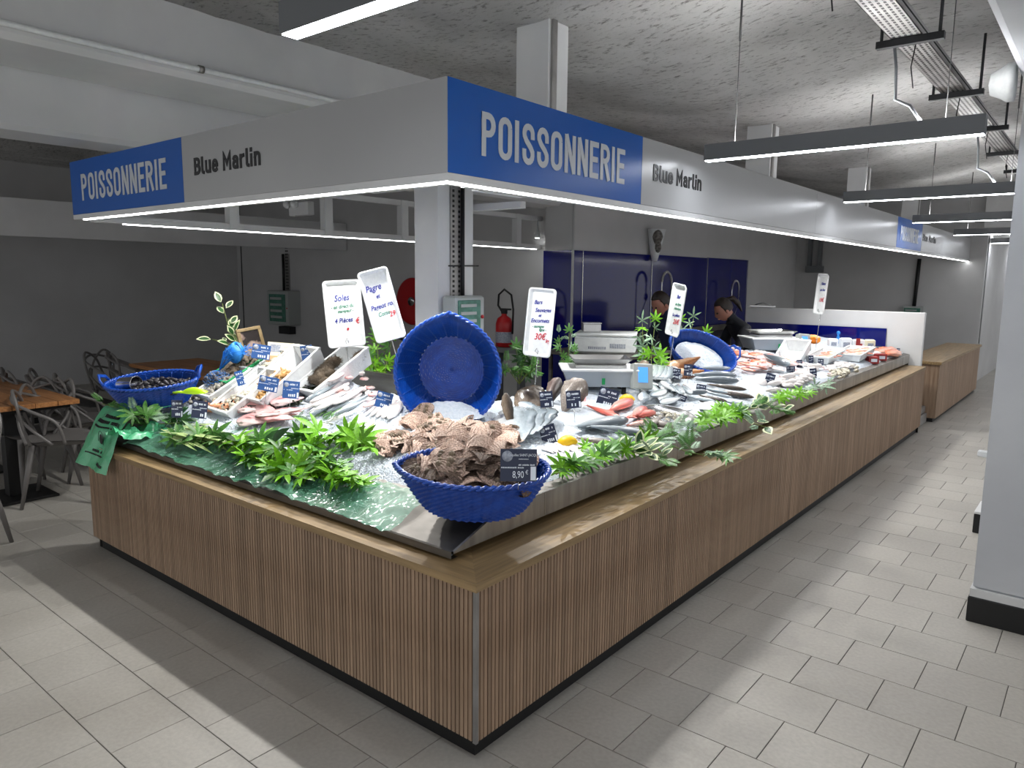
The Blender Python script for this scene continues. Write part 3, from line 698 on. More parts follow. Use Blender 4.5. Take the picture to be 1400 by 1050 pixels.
for i in range(5200):
    if rnd.random() < .5: x, y = rnd.uniform(-3.0, XE-.04), rnd.uniform(.32, 1.2)
    else: x, y = rnd.uniform(-1.15, XE-.03), rnd.uniform(.35, 5.5)
    if XE-x < .12 and y < .3: continue
    z = S(x, y)+ice_h(x, y); r = rnd.uniform(.003, .0065)
    m = Matrix.Translation((x, y, z+r*.3)) @ Matrix.Rotation(rnd.uniform(0, 6), 4, Vector((rnd.random(), rnd.random(), 1)))
    ch.add([(r, 0, 0), (-r, 0, .2*r), (0, r*.8, 0), (0, -r, 0), (0, 0, r), (0, 0, -r)], [(0, 2, 4), (2, 1, 4), (1, 3, 4), (3, 0, 4), (2, 0, 5), (1, 2, 5), (3, 1, 5), (0, 3, 5)], 0, m)
tag(ch.obj('ice_chips', 'chip'), 'loose chips of clear ice scattered over the ice bed', 'ice', kind='stuff')
def top(x, y): return S(x, y)+max(ice_h(x, y), 0)
def onice(u, v, lift=.018): return surf(u, v, lift)
# ------------------------------------------------------------------ foliage
def leaf_verts(L, W, fold=.18, droop=.25, z=0, x0=0):
    xs = (0, .25, .5, .75, 1); ws = (0, .8, 1, .7, 0)
    vs = []; 
    for x, q in zip(xs, ws): zz = z-droop*L*x*x; vs += [(x0+x*L, 0, zz), (x0+x*L, q*W/2, zz+fold*W*q*.5), (x0+x*L, -q*W/2, zz+fold*W*q*.5)]
    fs = []
    for i in range(4): a = 3*i; fs += [(a, a+3, a+4, a+1), (a, a+2, a+5, a+3)]
    return vs, fs
LEAF = {}
def mk_palm(key, mt, n=7, R=1.0, W=.26):
    mb = MB()
    for k in range(n):
        a = math.radians(-125+250*k/(n-1)); r = R*(1-.35*abs(a)/2.2)
        vs, fs = leaf_verts(r, W*r, .2, .22+.1*(k % 2)); mb.add(vs, fs, 0, Matrix.Rotation(a, 4, 'Z'), True)
    mb.tube([(-.45, 0, .02), (0, 0, 0)], .018, 4); LEAF[key] = mb.data('leaf', mt)
mk_palm('pb', 'leafb'); mk_palm('pm', 'leafm'); mk_palm('pd', 'leafd'); mk_palm('ps', 'leafs', 5, 1, .2)
mb = MB(); mb.add(*leaf_verts(1, .55, .15, .2), 0, None, True).add(*leaf_verts(.84, .34, .1, .2, .02, .05), 1, None, True); LEAF['iv'] = mb.data('leaf', ['cream', 'leafd'])
mb = MB(); mb.add(*leaf_verts(1, .42, .2, .3), 0, None, True); LEAF['ov'] = mb.data('leaf', 'leafd')
mb = MB()
for k in range(9):
    for sgn in (-1, 1): mb.add(*leaf_verts(.5-.03*k, .07, .1, .3), 0, Matrix.Translation((.08+.1*k, 0, -.02*k*k*.1)) @ Matrix.Rotation(sgn*.8, 4, 'Z'), True)
mb.tube([(0, 0, 0), (.5, 0, -.01), (1, 0, -.08)], .01, 4); LEAF['fe'] = mb.data('leaf', 'leafs')
LEAF['fd'] = LEAF['fe'].copy(); LEAF['fd'].materials.clear(); LEAF['fd'].materials.append(M['leafm'])
def rot_rand(s=.5): return Matrix.Rotation(rnd.uniform(-s, s), 4, 'X') @ Matrix.Rotation(rnd.uniform(-s, s), 4, 'Y')
def sprig(name, label, cat, pts, kinds, n, size, group=None, spread=.9, stems=1):
    """a stem through world points with leaves, each leaf a part"""
    pts = [Vector(p) for p in pts]; o = pts[0]
    t = thing(name, label, cat, o, 0, group)
    MB().tube([p-o for p in pts], [.0035-.0018*i/len(pts) for i in range(len(pts))], 6).obj('stem', 'stem', t)
    for i in range(n):
        f = (i+.6)/n*(len(pts)-1); k = min(int(f), len(pts)-2); p = pts[k].lerp(pts[k+1], f-k)-o; d = (pts[k+1]-pts[k]).normalized()
        side = rnd.choice((-1, 1)); a = Vector((rnd.uniform(-1, 1), rnd.uniform(-1, 1), rnd.uniform(.0, .9)*1.0))
        x = (d*rnd.uniform(.2, .8)+a*spread).normalized()
        nrm = (Vector((0, 0, 1))*.8+(CAM-pts[k]).normalized()*.6+Vector((rnd.uniform(-.4, .4), rnd.uniform(-.4, .4), 0)))
        s = size*rnd.uniform(.7, 1.15); kd = rnd.choice(kinds)
        m = basis(x, nrm.normalized(), p+x*s*.3) @ Matrix.Scale(s, 4)
        put(LEAF[kd], 'leaf', t, m)
    return t
def up_plant(label, base, tips, kinds, n, size, cat='plant'):
    """cut branches standing in the ice: base pixel and tip pixels at one depth"""
    b = surf(*base); dpt = depth_of(b); t = None
    t = thing('greenery_branch', label, cat, b, 0, 'cut greenery standing in the ice')
    for (u, v) in tips:
        e = atd(u, v, dpt+rnd.uniform(-.05, .05)); mid = b.lerp(e, .5)+Vector((rnd.uniform(-.02, .02), rnd.uniform(-.02, .02), 0))
        pts = [b, b.lerp(mid, .6), mid, mid.lerp(e, .6), e]
        MB().tube([p-b for p in pts], [.004, .0035, .003, .0025, .0015], 6).obj('stem', 'stem', t)
        for i in range(n):
            f = .25+.75*(i+1)/n; k = f*4; j = min(int(k), 3); p = pts[j].lerp(pts[j+1], k-j)-b
            x = Vector((rnd.uniform(-1, 1), rnd.uniform(-1, 1), rnd.uniform(-.2, .8))).normalized() if i < n-1 else Vector((0, 0, 1))
            nrm = ((CAM-b).normalized()+Vector((rnd.uniform(-.5, .5), rnd.uniform(-.5, .5), rnd.uniform(0, .8)))).normalized()
            s = size*rnd.uniform(.75, 1.1); put(LEAF[rnd.choice(kinds)], 'leaf', t, basis(x, nrm, p+x*s*.3) @ Matrix.Scale(s, 4))
    return t
up_plant('cut branch with bright star-shaped leaves left of the upright blue basket', (522, 534), [(478, 445), (515, 462), (536, 466), (505, 490), (508, 510)], ['pb', 'pm'], 5, .075)
up_plant('dark bushy branch right of the upright blue basket', (710, 525), [(706, 478), (722, 470), (735, 480), (692, 500), (730, 505)], ['pd', 'fd', 'pm'], 7, .075)
up_plant('slender green branch in front of the nearest weighing scale', (776, 520), [(764, 458), (778, 455), (786, 480), (770, 490)], ['ps', 'pm', 'fe'], 7, .055)
up_plant('tall branch of pale star-shaped leaves right of the scale display', (890, 520), [(878, 442), (896, 440), (884, 470), (902, 490), (880, 490)], ['pb', 'ps'], 5, .085)
up_plant('branch of pale star-shaped leaves in front of the tilted far blue basket', (938, 500), [(930, 440), (948, 436), (966, 458), (942, 478)], ['pb', 'ps'], 5, .08)
b0 = at(330, 478, y=1.1)
pts = [Vector((b0.x, b0.y, S(b0.x, b0.y))), b0, atd(322, 462, depth_of(b0)), atd(312, 445, depth_of(b0)), atd(304, 415, depth_of(b0))]
t = sprig('ivy_branch', 'variegated branch with cream-edged leaves standing left of the picture frame', 'plant', pts, ['iv'], 17, .085)
pts = [Vector((b0.x, b0.y, S(b0.x, b0.y))), b0, atd(308, 468, depth_of(b0)), atd(290, 464, depth_of(b0))]
sprig('ivy_branch', 'small side branch with cream-edged leaves beside the picture frame', 'plant', pts, ['iv'], 5, .085)
# garlands along the long edge
def gar(label, px, kinds, n, size, lift=.045, **k):
    return sprig('garland_sprig', label, 'foliage', [surf(u, v, lift) for u, v in px], kinds, n, size, 'greenery along the tray edges', **k)
gar('bright green star-leaved sprig at the near end of the long steel edge', [(760, 648), (790, 636), (830, 626)], ['pb', 'pm'], 18, .075)
gar('bright green sprig just behind the first one on the long steel edge', [(790, 612), (825, 618), (858, 618)], ['pb'], 9, .075)
gar('variegated ivy sprig hanging over the long steel edge', [(850, 618), (875, 618), (905, 628)], ['iv', 'iv', 'fd'], 26, .085, spread=.8)
gar('mid green sprig between the near sprigs and the fern', [(825, 622), (860, 612), (895, 604)], ['pm', 'pb', 'fd'], 18, .08)
gar('silvery green fern sprig after the variegated ivy', [(885, 606), (915, 596), (950, 588)], ['fe', 'fd', 'fe'], 20, .1)
gar('dark feathery sprig drooping over the bench top', [(915, 608), (940, 618), (962, 622)], ['fd', 'fe'], 9, .1)
gar('lone pointed green leaf cluster at the tip of the drooping sprig', [(962, 618), (982, 624), (992, 628)], ['pm'], 4, .08)
gar('lush yellow-green star-leaved sprig midway along the long edge', [(950, 580), (980, 572), (1015, 566)], ['pb', 'pm'], 24, .085)
gar('yellow-green sprig behind the lush one midway along the edge', [(975, 562), (1000, 560), (1020, 570)], ['pb'], 9, .08)
gar('variegated ivy trailing beyond the lush star-leaved sprig', [(1020, 560), (1045, 556), (1070, 562)], ['iv', 'iv', 'fd'], 26, .085, spread=.8)
gar('pale fern trailing down beside the second ivy', [(1015, 572), (1035, 580), (1050, 585)], ['fe', 'iv'], 7, .09)
gar('bright green sprig beyond the second ivy on the long edge', [(1058, 548), (1080, 541), (1104, 538)], ['pb'], 12, .085)
gar('silver green star-leaved end of the long garland', [(1100, 535), (1118, 530), (1132, 526)], ['ps', 'pb'], 9, .085)
# short front edge
gar('cluster of big bright star-shaped leaves beside the front basket', [(440, 596), (470, 600), (505, 612)], ['pb'], 18, .115, .05)
gar('bright leafy sprig left of the big star-leaved cluster', [(405, 604), (435, 614), (455, 640)], ['pb', 'pm'], 24, .10, .04)
gar('yellow-green leafy sprig lying on the film at the front edge', [(400, 640), (440, 650), (490, 662)], ['pb'], 26, .10, .03)
gar('low green sprig on the film under the dark leaves', [(330, 625), (365, 635), (410, 655)], ['pb', 'pm'], 26, .10, .03)
gar('broad green leaves resting on the film further left', [(300, 608), (345, 608), (390, 616)], ['ov', 'pm', 'pb'], 22, .12, .05)
gar('green leaves at the left part of the front edge', [(240, 602), (280, 602), (330, 608)], ['pm', 'fd', 'ov'], 22, .11, .04)
gar('dark feathery sprig between skate wings and front leaves', [(400, 572), (430, 575), (455, 580)], ['fd', 'fe'], 9, .08, .02)
gar('dark green sprig in front of the left blue basket', [(190, 570), (215, 580), (245, 578)], ['pd', 'fd', 'ov'], 20, .1, .04)
p0 = at(140, 552, y=.15); sprig('garland_sprig', 'bushy green sprig on top of the hanging green bag', 'foliage', [p0, at(160, 558, y=.15), at(185, 566, y=.15), at(200, 574, y=.15)], ['pm', 'fd', 'fe'], 18, .10, 'greenery along the tray edges')
# long pale leaves (leek-like) laid on the film
lk = MB(); lk.add(*leaf_verts(1, .055, .5, .05), 0, None, True); lkd = lk.data('long_leaf', 'leek')
t = thing('long_leaves', 'bundle of long pale green leaves lying on the left front edge', 'foliage', surf(270, 598, .03))
for i in range(40):
    s = rnd.uniform(.4, .7); a = rnd.uniform(-.1, .35); 
    m = Matrix.Translation((rnd.uniform(-.32, -.08), rnd.uniform(-.10, .14), rnd.uniform(0, .03))) @ Matrix.Rotation(.2, 4, 'X') @ Matrix.Rotation(a, 4, 'Z') @ Matrix.Scale(s, 4)
    put(lkd, 'leaf', t, m)
# green film under the leaves
def film(x0, x1, y0, y1, label, sd=0):
    def g(a, b):
        x = x0+(x1-x0)*a; y = y0+(y1-y0)*b+.02*nz(x, 0, 6, sd)
        z = S(x, max(y, YE))+.012+.022*abs(nz(x, y, 7, sd))+.008*nz(x, y, 25, sd) - (.25*(YE-y) if y < YE else 0)
        return (x, y, z)
    o = MB().grid(g, 130, 22).obj('green_film', 'film'); tag(o, label, 'film')
film(-2.75, -1.55, .055, .42, 'crumpled green-tinted film lining the left half of the front edge')
film(-1.56, -.50, .06, .30, 'crumpled clear green film lining the front edge towards the corner', 5)

# ------------------------------------------------------------------ baskets
def mk_basket(t, a, b, dpt, point=.0, handles=False, nw=18, stakes=40):
    def rr(q):
        qq = (q+PI) % (2*PI)-PI
        return 1+point*math.exp(-abs(qq)/.38)
    def P(q, h, off=0):
        s = (.66+.34*h**.8)*1.0; r = rr(q)**h
        return Vector(((a*s+off)*math.cos(q)*r, (b*s+off)*math.sin(q)*r, dpt*h))
    NU, NV = stakes*3, nw*2; mb = MB()
    for sgn in (1, -1):
        def g(i, j):
            q = 2*PI*i; row = int(j*NV+.5)
            off = .006*math.sin(stakes*q+PI*(row//2 % 2))+.0045*math.cos(PI*row)
            return P(q, j, sgn*.003+off)
        mb.grid(g, NU, NV)
    mb.obj('weave', 'bluep', t)
    bs = MB()
    for k in range(16):
        r0, r1 = .66*k/16, .66*(k+1)/16
        def g(i, j): 
            q = 2*PI*i; r = r0+(r1-r0)*j
            return (a*r*math.cos(q), b*r*math.sin(q), .003+.003*math.sin(PI*j)+.002*math.sin(stakes*.5*q+PI*k))
        bs.grid(g, 66, 2)
    bs.obj('base', 'bluep', t)
    for k in range(2):
        pts = []
        for i in range(131):
            q = 2*PI*i/130; tw = 30*q/1+PI*k; c = P(q, 1, 0)
            out = Vector((math.cos(q), math.sin(q), 0)); pts.append(c+out*(.004+.006*math.cos(tw))+Vector((0, 0, .004+.006*math.sin(tw))))
        MB().tube(pts, .0068, 7, caps=False).obj('rim', 'bluep', t)
    for k in range(stakes//2):
        q = 2*PI*(k+.5)/(stakes//2)
        MB().tube([P(q, h, -.006) for h in (0, .25, .5, .75, 1)], .0022, 5).obj('stake', 'bluep', t)
    if handles:
        for q0 in handles:
            pts = [P(q0-.32, 1, .005), P(q0-.26, 1, .02)+Vector((0, 0, .035)), P(q0, 1, .03)+Vector((0, 0, .055)), P(q0+.26, 1, .02)+Vector((0, 0, .035)), P(q0+.32, 1, .005)]
            for k in range(2): MB().tube([p+Vector((0, 0, .008*k)) for p in pts], .007, 8).obj('handle', 'bluep', t)
    return P
def basket(label, rim_px, depth, a, b, dpt, xdir, zdir, point=0, handles=False):
    c = atd(rim_px[0], rim_px[1], depth); m = basis(xdir, Vector(zdir).normalized(), c); z = Vector((m[0][2], m[1][2], m[2][2]))
    m = basis(xdir, Vector(zdir).normalized(), c-z*dpt)
    t = thing('wicker_basket', label, 'basket', mw=m, group='blue woven baskets'); mk_basket(t, a, b, dpt, point, handles); return t, m
rh = Vector((RT.x, RT.y, 0)).normalized(); tocam = Vector((-FW.x, -FW.y, 0)).normalized()
t, mF = basket('blue woven basket heaped with scallops at the front corner', (650, 640), 2.76, .272, .20, .155, rh*-1+Vector((0, 0, .03)), (-.0, -.16, 1), .10)
t, mU = basket('big blue woven basket standing upright with its mouth towards the aisle', (612, 511), 3.80, .272, .268, .18, Vector((0, 0, 1))+rh*.03, tocam*.75+Vector((0, 0, .78)), .14)
t, mL = basket('long blue basket of mussels with a steel cup at the left end', (208, 521), 4.45, .27, .19, .14, rh*1+Vector((0, 0, .06)), (-.05, -.28, 1), .0, (0.35, 3.3))
t, mT = basket('blue basket tilted on the ice beyond the first scale', (961, 480), 5.75, .27, .20, .13, rh*1+Vector((0, 0, -.30)), tocam*.85+Vector((0, 0, 1)), .0, (-.15+.5,))
def mound(name, label, m, a, b, h, mt='ice', z0=0.0, sd=0):
    def g(i, j):
        q = 2*PI*i; r = j; x, y = a*r*math.cos(q), b*r*math.sin(q)
        return Vector((x, y, z0+h*(1-r*r)+.008*nz(x, y, 40, sd)+.006*nz(x, y, 14, sd)))
    o = MB().grid(g, 60, 16, 0, m).obj(name, mt); tag(o, label, 'ice', kind='stuff'); return o
mound('crushed_ice', 'ice filling the tilted blue basket', mT, .20, .145, .03, z0=.06)
cU = mU @ Vector((-.20, 0, .12))
mound('crushed_ice', 'ice heaped in the mouth of the upright blue basket', Matrix.Translation((cU.x, cU.y, cU.z-.02)), .22, .19, .06, sd=4)
mound('crushed_ice', 'ice slope below the upright blue basket behind the scallops', Matrix.Translation(surf(600, 585)) , .26, .26, .045, sd=2)

# ------------------------------------------------------------------ shells
def scallop_data(mt, ribs=11, sd=0):
    mb = MB(); n, mm = ribs*6, 7; sp = 1.25
    for side in (1, -1):
        def g(i, j):
            a = (i*2-1)*sp; out = .92*(1-.12*abs(i*2-1)**3)+.02*math.cos(ribs*PI*2*i)
            r = j*out; dome = (.18 if side > 0 else .06)*math.sin(PI*min(.985, .015+j*.97))**.75
            rib = .022*math.cos(ribs*2*PI*i)*j
            return (r*math.cos(a*.62)-.46, r*math.sin(a*.62)*1.02, side*dome+rib+.03*noise.noise(Vector((r*4, a*3, sd))))
        mb.grid(g, n, mm)
    mb.add([(-.5, -.16, 0), (-.5, .16, 0), (-.34, .12, .05), (-.34, -.12, .05), (-.34, 0, -.03)], [(0, 1, 2, 3), (0, 4, 1)])
    return mb.data('shell', mt)
SC = [scallop_data('shell', 11, 1), scallop_data('shelld', 10, 2), scallop_data('shell', 12, 3), scallop_data('shelld', 12, 5)]
bar_ = MB()
for i in range(9): bar_.ball((rnd.uniform(-.2, .25), rnd.uniform(-.25, .25), .15), rnd.uniform(.05, .11), 7)
BARN = bar_.data('barnacle', 'oyster')
def heap(x, y):
    c = mF @ Vector((0, 0, .16)); d = math.hypot((x-c.x)/.30, (y-c.y)/.26); return d
k = 0
cF = mF @ Vector((0, 0, .15))
for i in range(96):
    if i < 52:
        a = rnd.uniform(0, 2*PI); r = math.sqrt(rnd.random()); lx, ly = .205*r*math.cos(a), .14*r*math.sin(a)
        P = mF @ Vector((lx, ly, (.125+.11*(1-r*r)*(.35+.65*(i/52))+rnd.uniform(0, .02))))
    else:
        u = rnd.uniform(524, 700); v = rnd.uniform(574, 626)
        if u < 560 and v < 588: u += 60
        if u > 665 and v < 585: v += 16
        P = surf(u, v, .03+.11*max(0, 1-abs(u-640)/95)*max(0, (v-550)/60))
    nrm = Vector((rnd.uniform(-.38, .38), rnd.uniform(-.38, .38), 1))+tocam*.5
    m = basis((math.cos(i*2.4), math.sin(i*2.4), rnd.uniform(-.3, .3)), nrm.normalized(), P) @ Matrix.Scale(rnd.uniform(.11, .15), 4)
    dark = (i < 52 and rnd.random() < .55)
    d = SC[rnd.choice((1, 3)) if dark else rnd.choice((0, 2))]
    t = thing('scallop', 'ribbed scallop shell heaped in the front blue basket' if i < 52 else 'ribbed pinkish scallop shell piled on the ice behind the front basket', 'scallop', mw=m, group='scallops in the front basket' if i < 52 else 'scallops piled behind the front basket')
    put(d, 'shell', t)
    if rnd.random() < .35: put(BARN, 'barnacle', t)
for i, (u, v, lab) in enumerate(((604, 548, 'lone encrusted scallop shell lying at the foot of the upright basket'), (578, 562, 'small pinkish scallop shell on the ice left of the heap top'))):
    t = thing('scallop', lab, 'scallop', mw=basis((1, .3*i, 0), Vector((-.1, -.5, 1)).normalized(), surf(u, v, .05)) @ Matrix.Scale(.12, 4)); put(SC[0], 'shell', t); put(BARN, 'barnacle', t)
def bivalve(mt, w_=.7, t_=.4, n=10):
    mb = MB(); mb.ball((0, 0, 0), (.5, .5*w_, .5*t_), n, fn=lambda p: Vector((p.x, p.y*(1-.35*p.x), p.z*(1-.3*p.x)))); return mb.data('clam', mt)
D = dict(mussel=bivalve('mussel', .55, .45), clam=bivalve('clam', .8, .5), clamw=bivalve('clamw', .8, .5), oyster=bivalve('oyster', .7, .3))
D['whelk'] = MB().lathe([(.01, -.5), (.14, -.42), (.26, -.2), (.3, -.02), (.2, .12), (.2, .2), (.12, .3), (.1, .38), (.01, .55)], 10).data('whelk', 'whelk')
D['winkle'] = MB().lathe([(.05, -.4), (.3, -.25), (.42, 0), (.3, .22), (.2, .3), (.1, .45), (.01, .5)], 9).data('winkle', 'winkle')
ur = MB(); ur.ball((0, 0, 0), (.45, .45, .32), 14)
for i in range(110):
    v = Vector((rnd.gauss(0, 1), rnd.gauss(0, 1), rnd.gauss(0, .8))).normalized(); p = Vector((v.x*.43, v.y*.43, v.z*.3)); ur.tube([p, p+v*.18], [.018, .003], 3)
D['urchin'] = ur.data('urchin', 'urchin')
cl = MB(); cl.ball((0, 0, 0), (.35, .22, .18), 10).tube([(.2, .1, 0), (.45, .2, .03), (.62, .08, .06)], [.12, .08, .015], 7).tube([(.2, -.08, 0), (.42, -.16, .03), (.56, -.04, .05)], [.09, .06, .012], 7, 1)
D['claw'] = cl.data('claw', ['claw', 'kick'])
def scatter(kind, label, group, cat, m, w_, l_, n, size, z0, heap_=.03, name=None):
    for i in range(n):
        x, y = rnd.uniform(-w_/2, w_/2), rnd.uniform(-l_/2, l_/2)
        hh = heap_*(1-(2*x/w_)**2)*(1-(2*y/l_)**2)
        R_ = Matrix.Rotation(rnd.uniform(0, 6.3), 4, 'Z') @ rot_rand(.7 if kind not in ('whelk', 'winkle') else 1.5)
        mm = m @ Matrix.Translation((x, y, z0+hh*rnd.uniform(.5, 1)+size*.2)) @ R_ @ Matrix.Scale(size*rnd.uniform(.8, 1.15), 4)
        o = put(D[kind], name or kind); o.matrix_world = mm; tag(o, label, cat, group)
# mussels and steel cup in the left basket
scatter('mussel', 'black mussel heaped in the long blue basket', 'mussels in the long blue basket', 'mussel', mL @ Matrix.Translation((.03, 0, 0)), .36, .24, 170, .05, .085, .05)
t = thing('steel_cup', 'steel cup lying on its side in the mussel basket', 'cup', mw=mL @ Matrix.Translation((-.13, -.03, .13)) @ Matrix.Rotation(1.45, 4, 'Y') @ Matrix.Rotation(.3, 4, 'X'))
MB().lathe([(.0, -.055), (.048, -.055), (.05, -.05), (.05, .06), (.053, .062), (.05, .064), (.046, .06), (.046, -.048), (0, -.048)], 28, close=False).obj('cup', 'steel2', t)
MB().tube([(.05, 0, -.03), (.085, 0, -.02), (.085, 0, .03), (.05, 0, .04)], .005).obj('handle', 'steel2', t)
t = thing('scoop', 'lime green plastic scoop at the right end of the mussel basket', 'scoop', mw=basis(rh, (0, -.4, 1), atd(266, 536, 4.25)))
M['lime'] = mat('lime_plastic', 'b6e61e', .3)
MB().grid(lambda a, b: ((a-.5)*.15, (b-.5)*.06*(1-.6*(2*a-1)**2), .03*(1-(2*b-1)**2)*(1-(2*a-1)**2)), 14, 8).obj('bowl', 'lime', t)
MB().tube([(-.075, 0, 0), (-.13, .01, -.01)], [.008, .006], 8).obj('handle', 'lime', t)
# net bag of winkles
def netbag(label, c, r, name='net_bag'):
    t = thing(name, label, 'bag', c)
    mb = MB(); n = 11
    def sp(q, p): return Vector((r[0]*math.sin(p)*math.cos(q), r[1]*math.sin(p)*math.sin(q), r[2]*math.cos(p)))
    for k in range(n):
        for sg in (1, -1): mb.tube([sp(2*PI*k/n+sg*p*.7, .15+p*2.7/8) for p in range(9)], .0009, 4)
    mb.obj('net', 'net', t)
    return t
c = surf(300, 522, .07); t = netbag('blue net bag full of black winkles', c, (.125, .09, .075))
for i in range(110):
    v = Vector((rnd.gauss(0, 1), rnd.gauss(0, 1), abs(rnd.gauss(0, 1)))).normalized()*rnd.uniform(.75, .97)
    o = put(D['winkle'], 'winkle'); o.matrix_world = Matrix.Translation(c+Vector((v.x*.118, v.y*.085, v.z*.07))) @ Matrix.Rotation(i, 4, Vector((1, .3, .5))) @ Matrix.Scale(.036, 4); tag(o, 'round dark winkle inside the blue net bag', 'winkle', 'winkles in the net bag')
c2 = atd(322, 482, depth_of(c)); nb = MB()
for k in range(34):
    a = rnd.uniform(0, 6.3); q = Vector((math.cos(a), math.sin(a), 0)); nb.tube([c+Vector((0, 0, .07))-c2, (c-c2)*.5+q*.03+Vector((0, 0, .05)), q*rnd.uniform(.03, .08)+Vector((0, 0, rnd.uniform(-.02, .04))), q*.06+Vector((rnd.uniform(0, .1), 0, rnd.uniform(-.02, .06)))], .0022, 4)
nb.grid(lambda a, b: Vector((.07*math.sin(PI*a)*math.cos(6.3*b), .05*math.sin(PI*a)*math.sin(6.3*b), .06*math.cos(PI*a)+.01*math.sin(18*b))), 10, 22)
tag(nb.obj('net_bag', 'net'), 'gathered blue net end bundled behind the winkle bag', 'bag').location = c2

# ------------------------------------------------------------------ foam boxes
def foam_box(label, c, wdt, lng, hgt, rz=0, tilt=.35, mt='foam', name='foam_box', group='boxes of shellfish'):
    m = Matrix.Translation(c) @ Matrix.Rotation(rz, 4, 'Z') @ Matrix.Rotation(tilt, 4, 'X')
    t = thing(name, label, 'box', mw=m, group=group); e = .014; sl = .02
    def ring(x, y, z): return [(-x, -y, z), (x, -y, z), (x, y, z), (-x, y, z)]
    w2, l2 = wdt/2, lng/2
    vs = ring(w2-sl, l2-sl, 0)+ring(w2, l2, hgt)+ring(w2-e, l2-e, hgt)+ring(w2-sl-e, l2-sl-e, e)
    fs = [(3, 2, 1, 0)]+[(i+4*r, (i+1) % 4+4*r, (i+1) % 4+4*r+4, i+4*r+4) for r in range(3) for i in range(4)]+[(12, 13, 14, 15)]
    MB().add(vs, fs).obj('body', mt, t)
    rim = MB()
    for a, b in (((-w2-.004, -l2-.004), (w2+.004, -l2+e)), ((-w2-.004, l2-e), (w2+.004, l2+.004)), ((-w2-.004, -l2), (-w2+e, l2)), ((w2-e, -l2), (w2+.004, l2))): rim.box((a[0], a[1], hgt), (b[0], b[1], hgt+.012), bev=.003)
    rim.obj('rim', mt, t)
    return t, m
t, m = foam_box('big white foam box of yellow whelks tilted towards the front', surf(396, 530, .03), .30, .48, .12, -.08, .62)
scatter('whelk', 'yellow-brown whelk in the big white foam box', 'whelks in the big white box', 'whelk', m @ Matrix.Translation((0, -.08, 0)), .23, .28, 130, .05, .06, .06)
t, m = foam_box('white foam box of sea urchins tilted beside the pink fish', surf(462, 522, .02), .25, .44, .10, -.08, .55)
scatter('urchin', 'brown spiny sea urchin in the foam box', 'sea urchins in their box', 'urchin', m, .18, .36, 20, .085, .06, .03)
t, m = foam_box('white foam box with peach lining and pale shellfish', surf(345, 549, .01), .26, .40, .09, -.08, .58)
MB().box((-.105, -.19, .016), (.105, .19, .03)).obj('liner', 'peach', t)
scatter('clamw', 'pale yellow clam in the peach-lined box', 'clams in the peach-lined box', 'clam', m @ Matrix.Translation((0, -.08, 0)), .19, .2, 70, .036, .05, .03)
t, m = foam_box('small white foam box of grey clams in front of the winkle bag', surf(312, 534, .02), .24, .32, .07, -.08, .5)
scatter('clam', 'small grey clam in the foam box by the winkle bag', 'grey clams in the small box', 'clam', m, .19, .27, 120, .032, .045, .03)
t, m = foam_box('green plastic crate of flat oysters behind the winkle bag', surf(338, 510, .05), .30, .40, .07, -.08, .5, 'green', 'plastic_crate')
scatter('oyster', 'flat brown oyster in the green crate', 'oysters in the green crate', 'oyster', m, .24, .34, 55, .07, .05, .03)
t, m = foam_box('white foam box of cream clams right of the green crate', surf(368, 517, .04), .20, .40, .07, -.08, .55)
scatter('clamw', 'cream clam in the box right of the green crate', 'cream clams in the narrow box', 'clam', m, .15, .34, 80, .036, .05, .03)
def patch(kind, label, group, cat, px, n, size, lift=.0, rad=12, name=None):
    for i in range(n):
        u, v = rnd.choice(px); P = surf(u+rnd.uniform(-rad, rad), v+rnd.uniform(-rad*.5, rad*.5), .02)
        o = put(D[kind], name or kind); o.matrix_world = Matrix.Translation(P+Vector((0, 0, lift+rnd.uniform(0, .02)))) @ Matrix.Rotation(rnd.uniform(0, 6.3), 4, 'Z') @ rot_rand(.7) @ Matrix.Scale(size*rnd.uniform(.8, 1.2), 4); tag(o, label, cat, group)
patch('clamw', 'pale clam in the loose pile by the lime green scoop', 'loose pale clams near the scoop', 'clam', [(262, 548), (275, 545), (290, 545), (300, 550)], 60, .038, .01)
patch('claw', 'orange crab claw with dark tip in the front row', 'crab claws', 'crab claw', [(290, 562), (300, 558), (310, 562), (318, 556), (326, 552)], 34, .07, .015, 6)
patch('winkle', 'black winkle in the pile below the price cards', 'loose black winkles', 'winkle', [(340, 552), (355, 548), (372, 546), (390, 544), (405, 546)], 130, .028, .01, 9)
patch('urchin', 'dark sea urchin on the ice between the boxes', 'loose dark urchins', 'sea urchin', [(418, 530), (425, 522), (432, 516), (440, 510)], 9, .075, .02, 4, 'urchin')
wd = MB()
for i in range(260):
    u, v = rnd.choice([(345, 556), (370, 552), (395, 550), (415, 530), (425, 520), (440, 512)]); P = surf(u+rnd.uniform(-14, 14), v+rnd.uniform(-6, 6), .03)
    wd.tube([P, P+Vector((rnd.uniform(-.03, .03), rnd.uniform(-.03, .03), rnd.uniform(0, .03))), P+Vector((rnd.uniform(-.05, .05), rnd.uniform(-.05, .05), rnd.uniform(-.01, .03)))], [.004, .006, .002], 4)
tag(wd.obj('seaweed', 'weed'), 'dark seaweed strewn between the shellfish boxes', 'seaweed', kind='stuff')

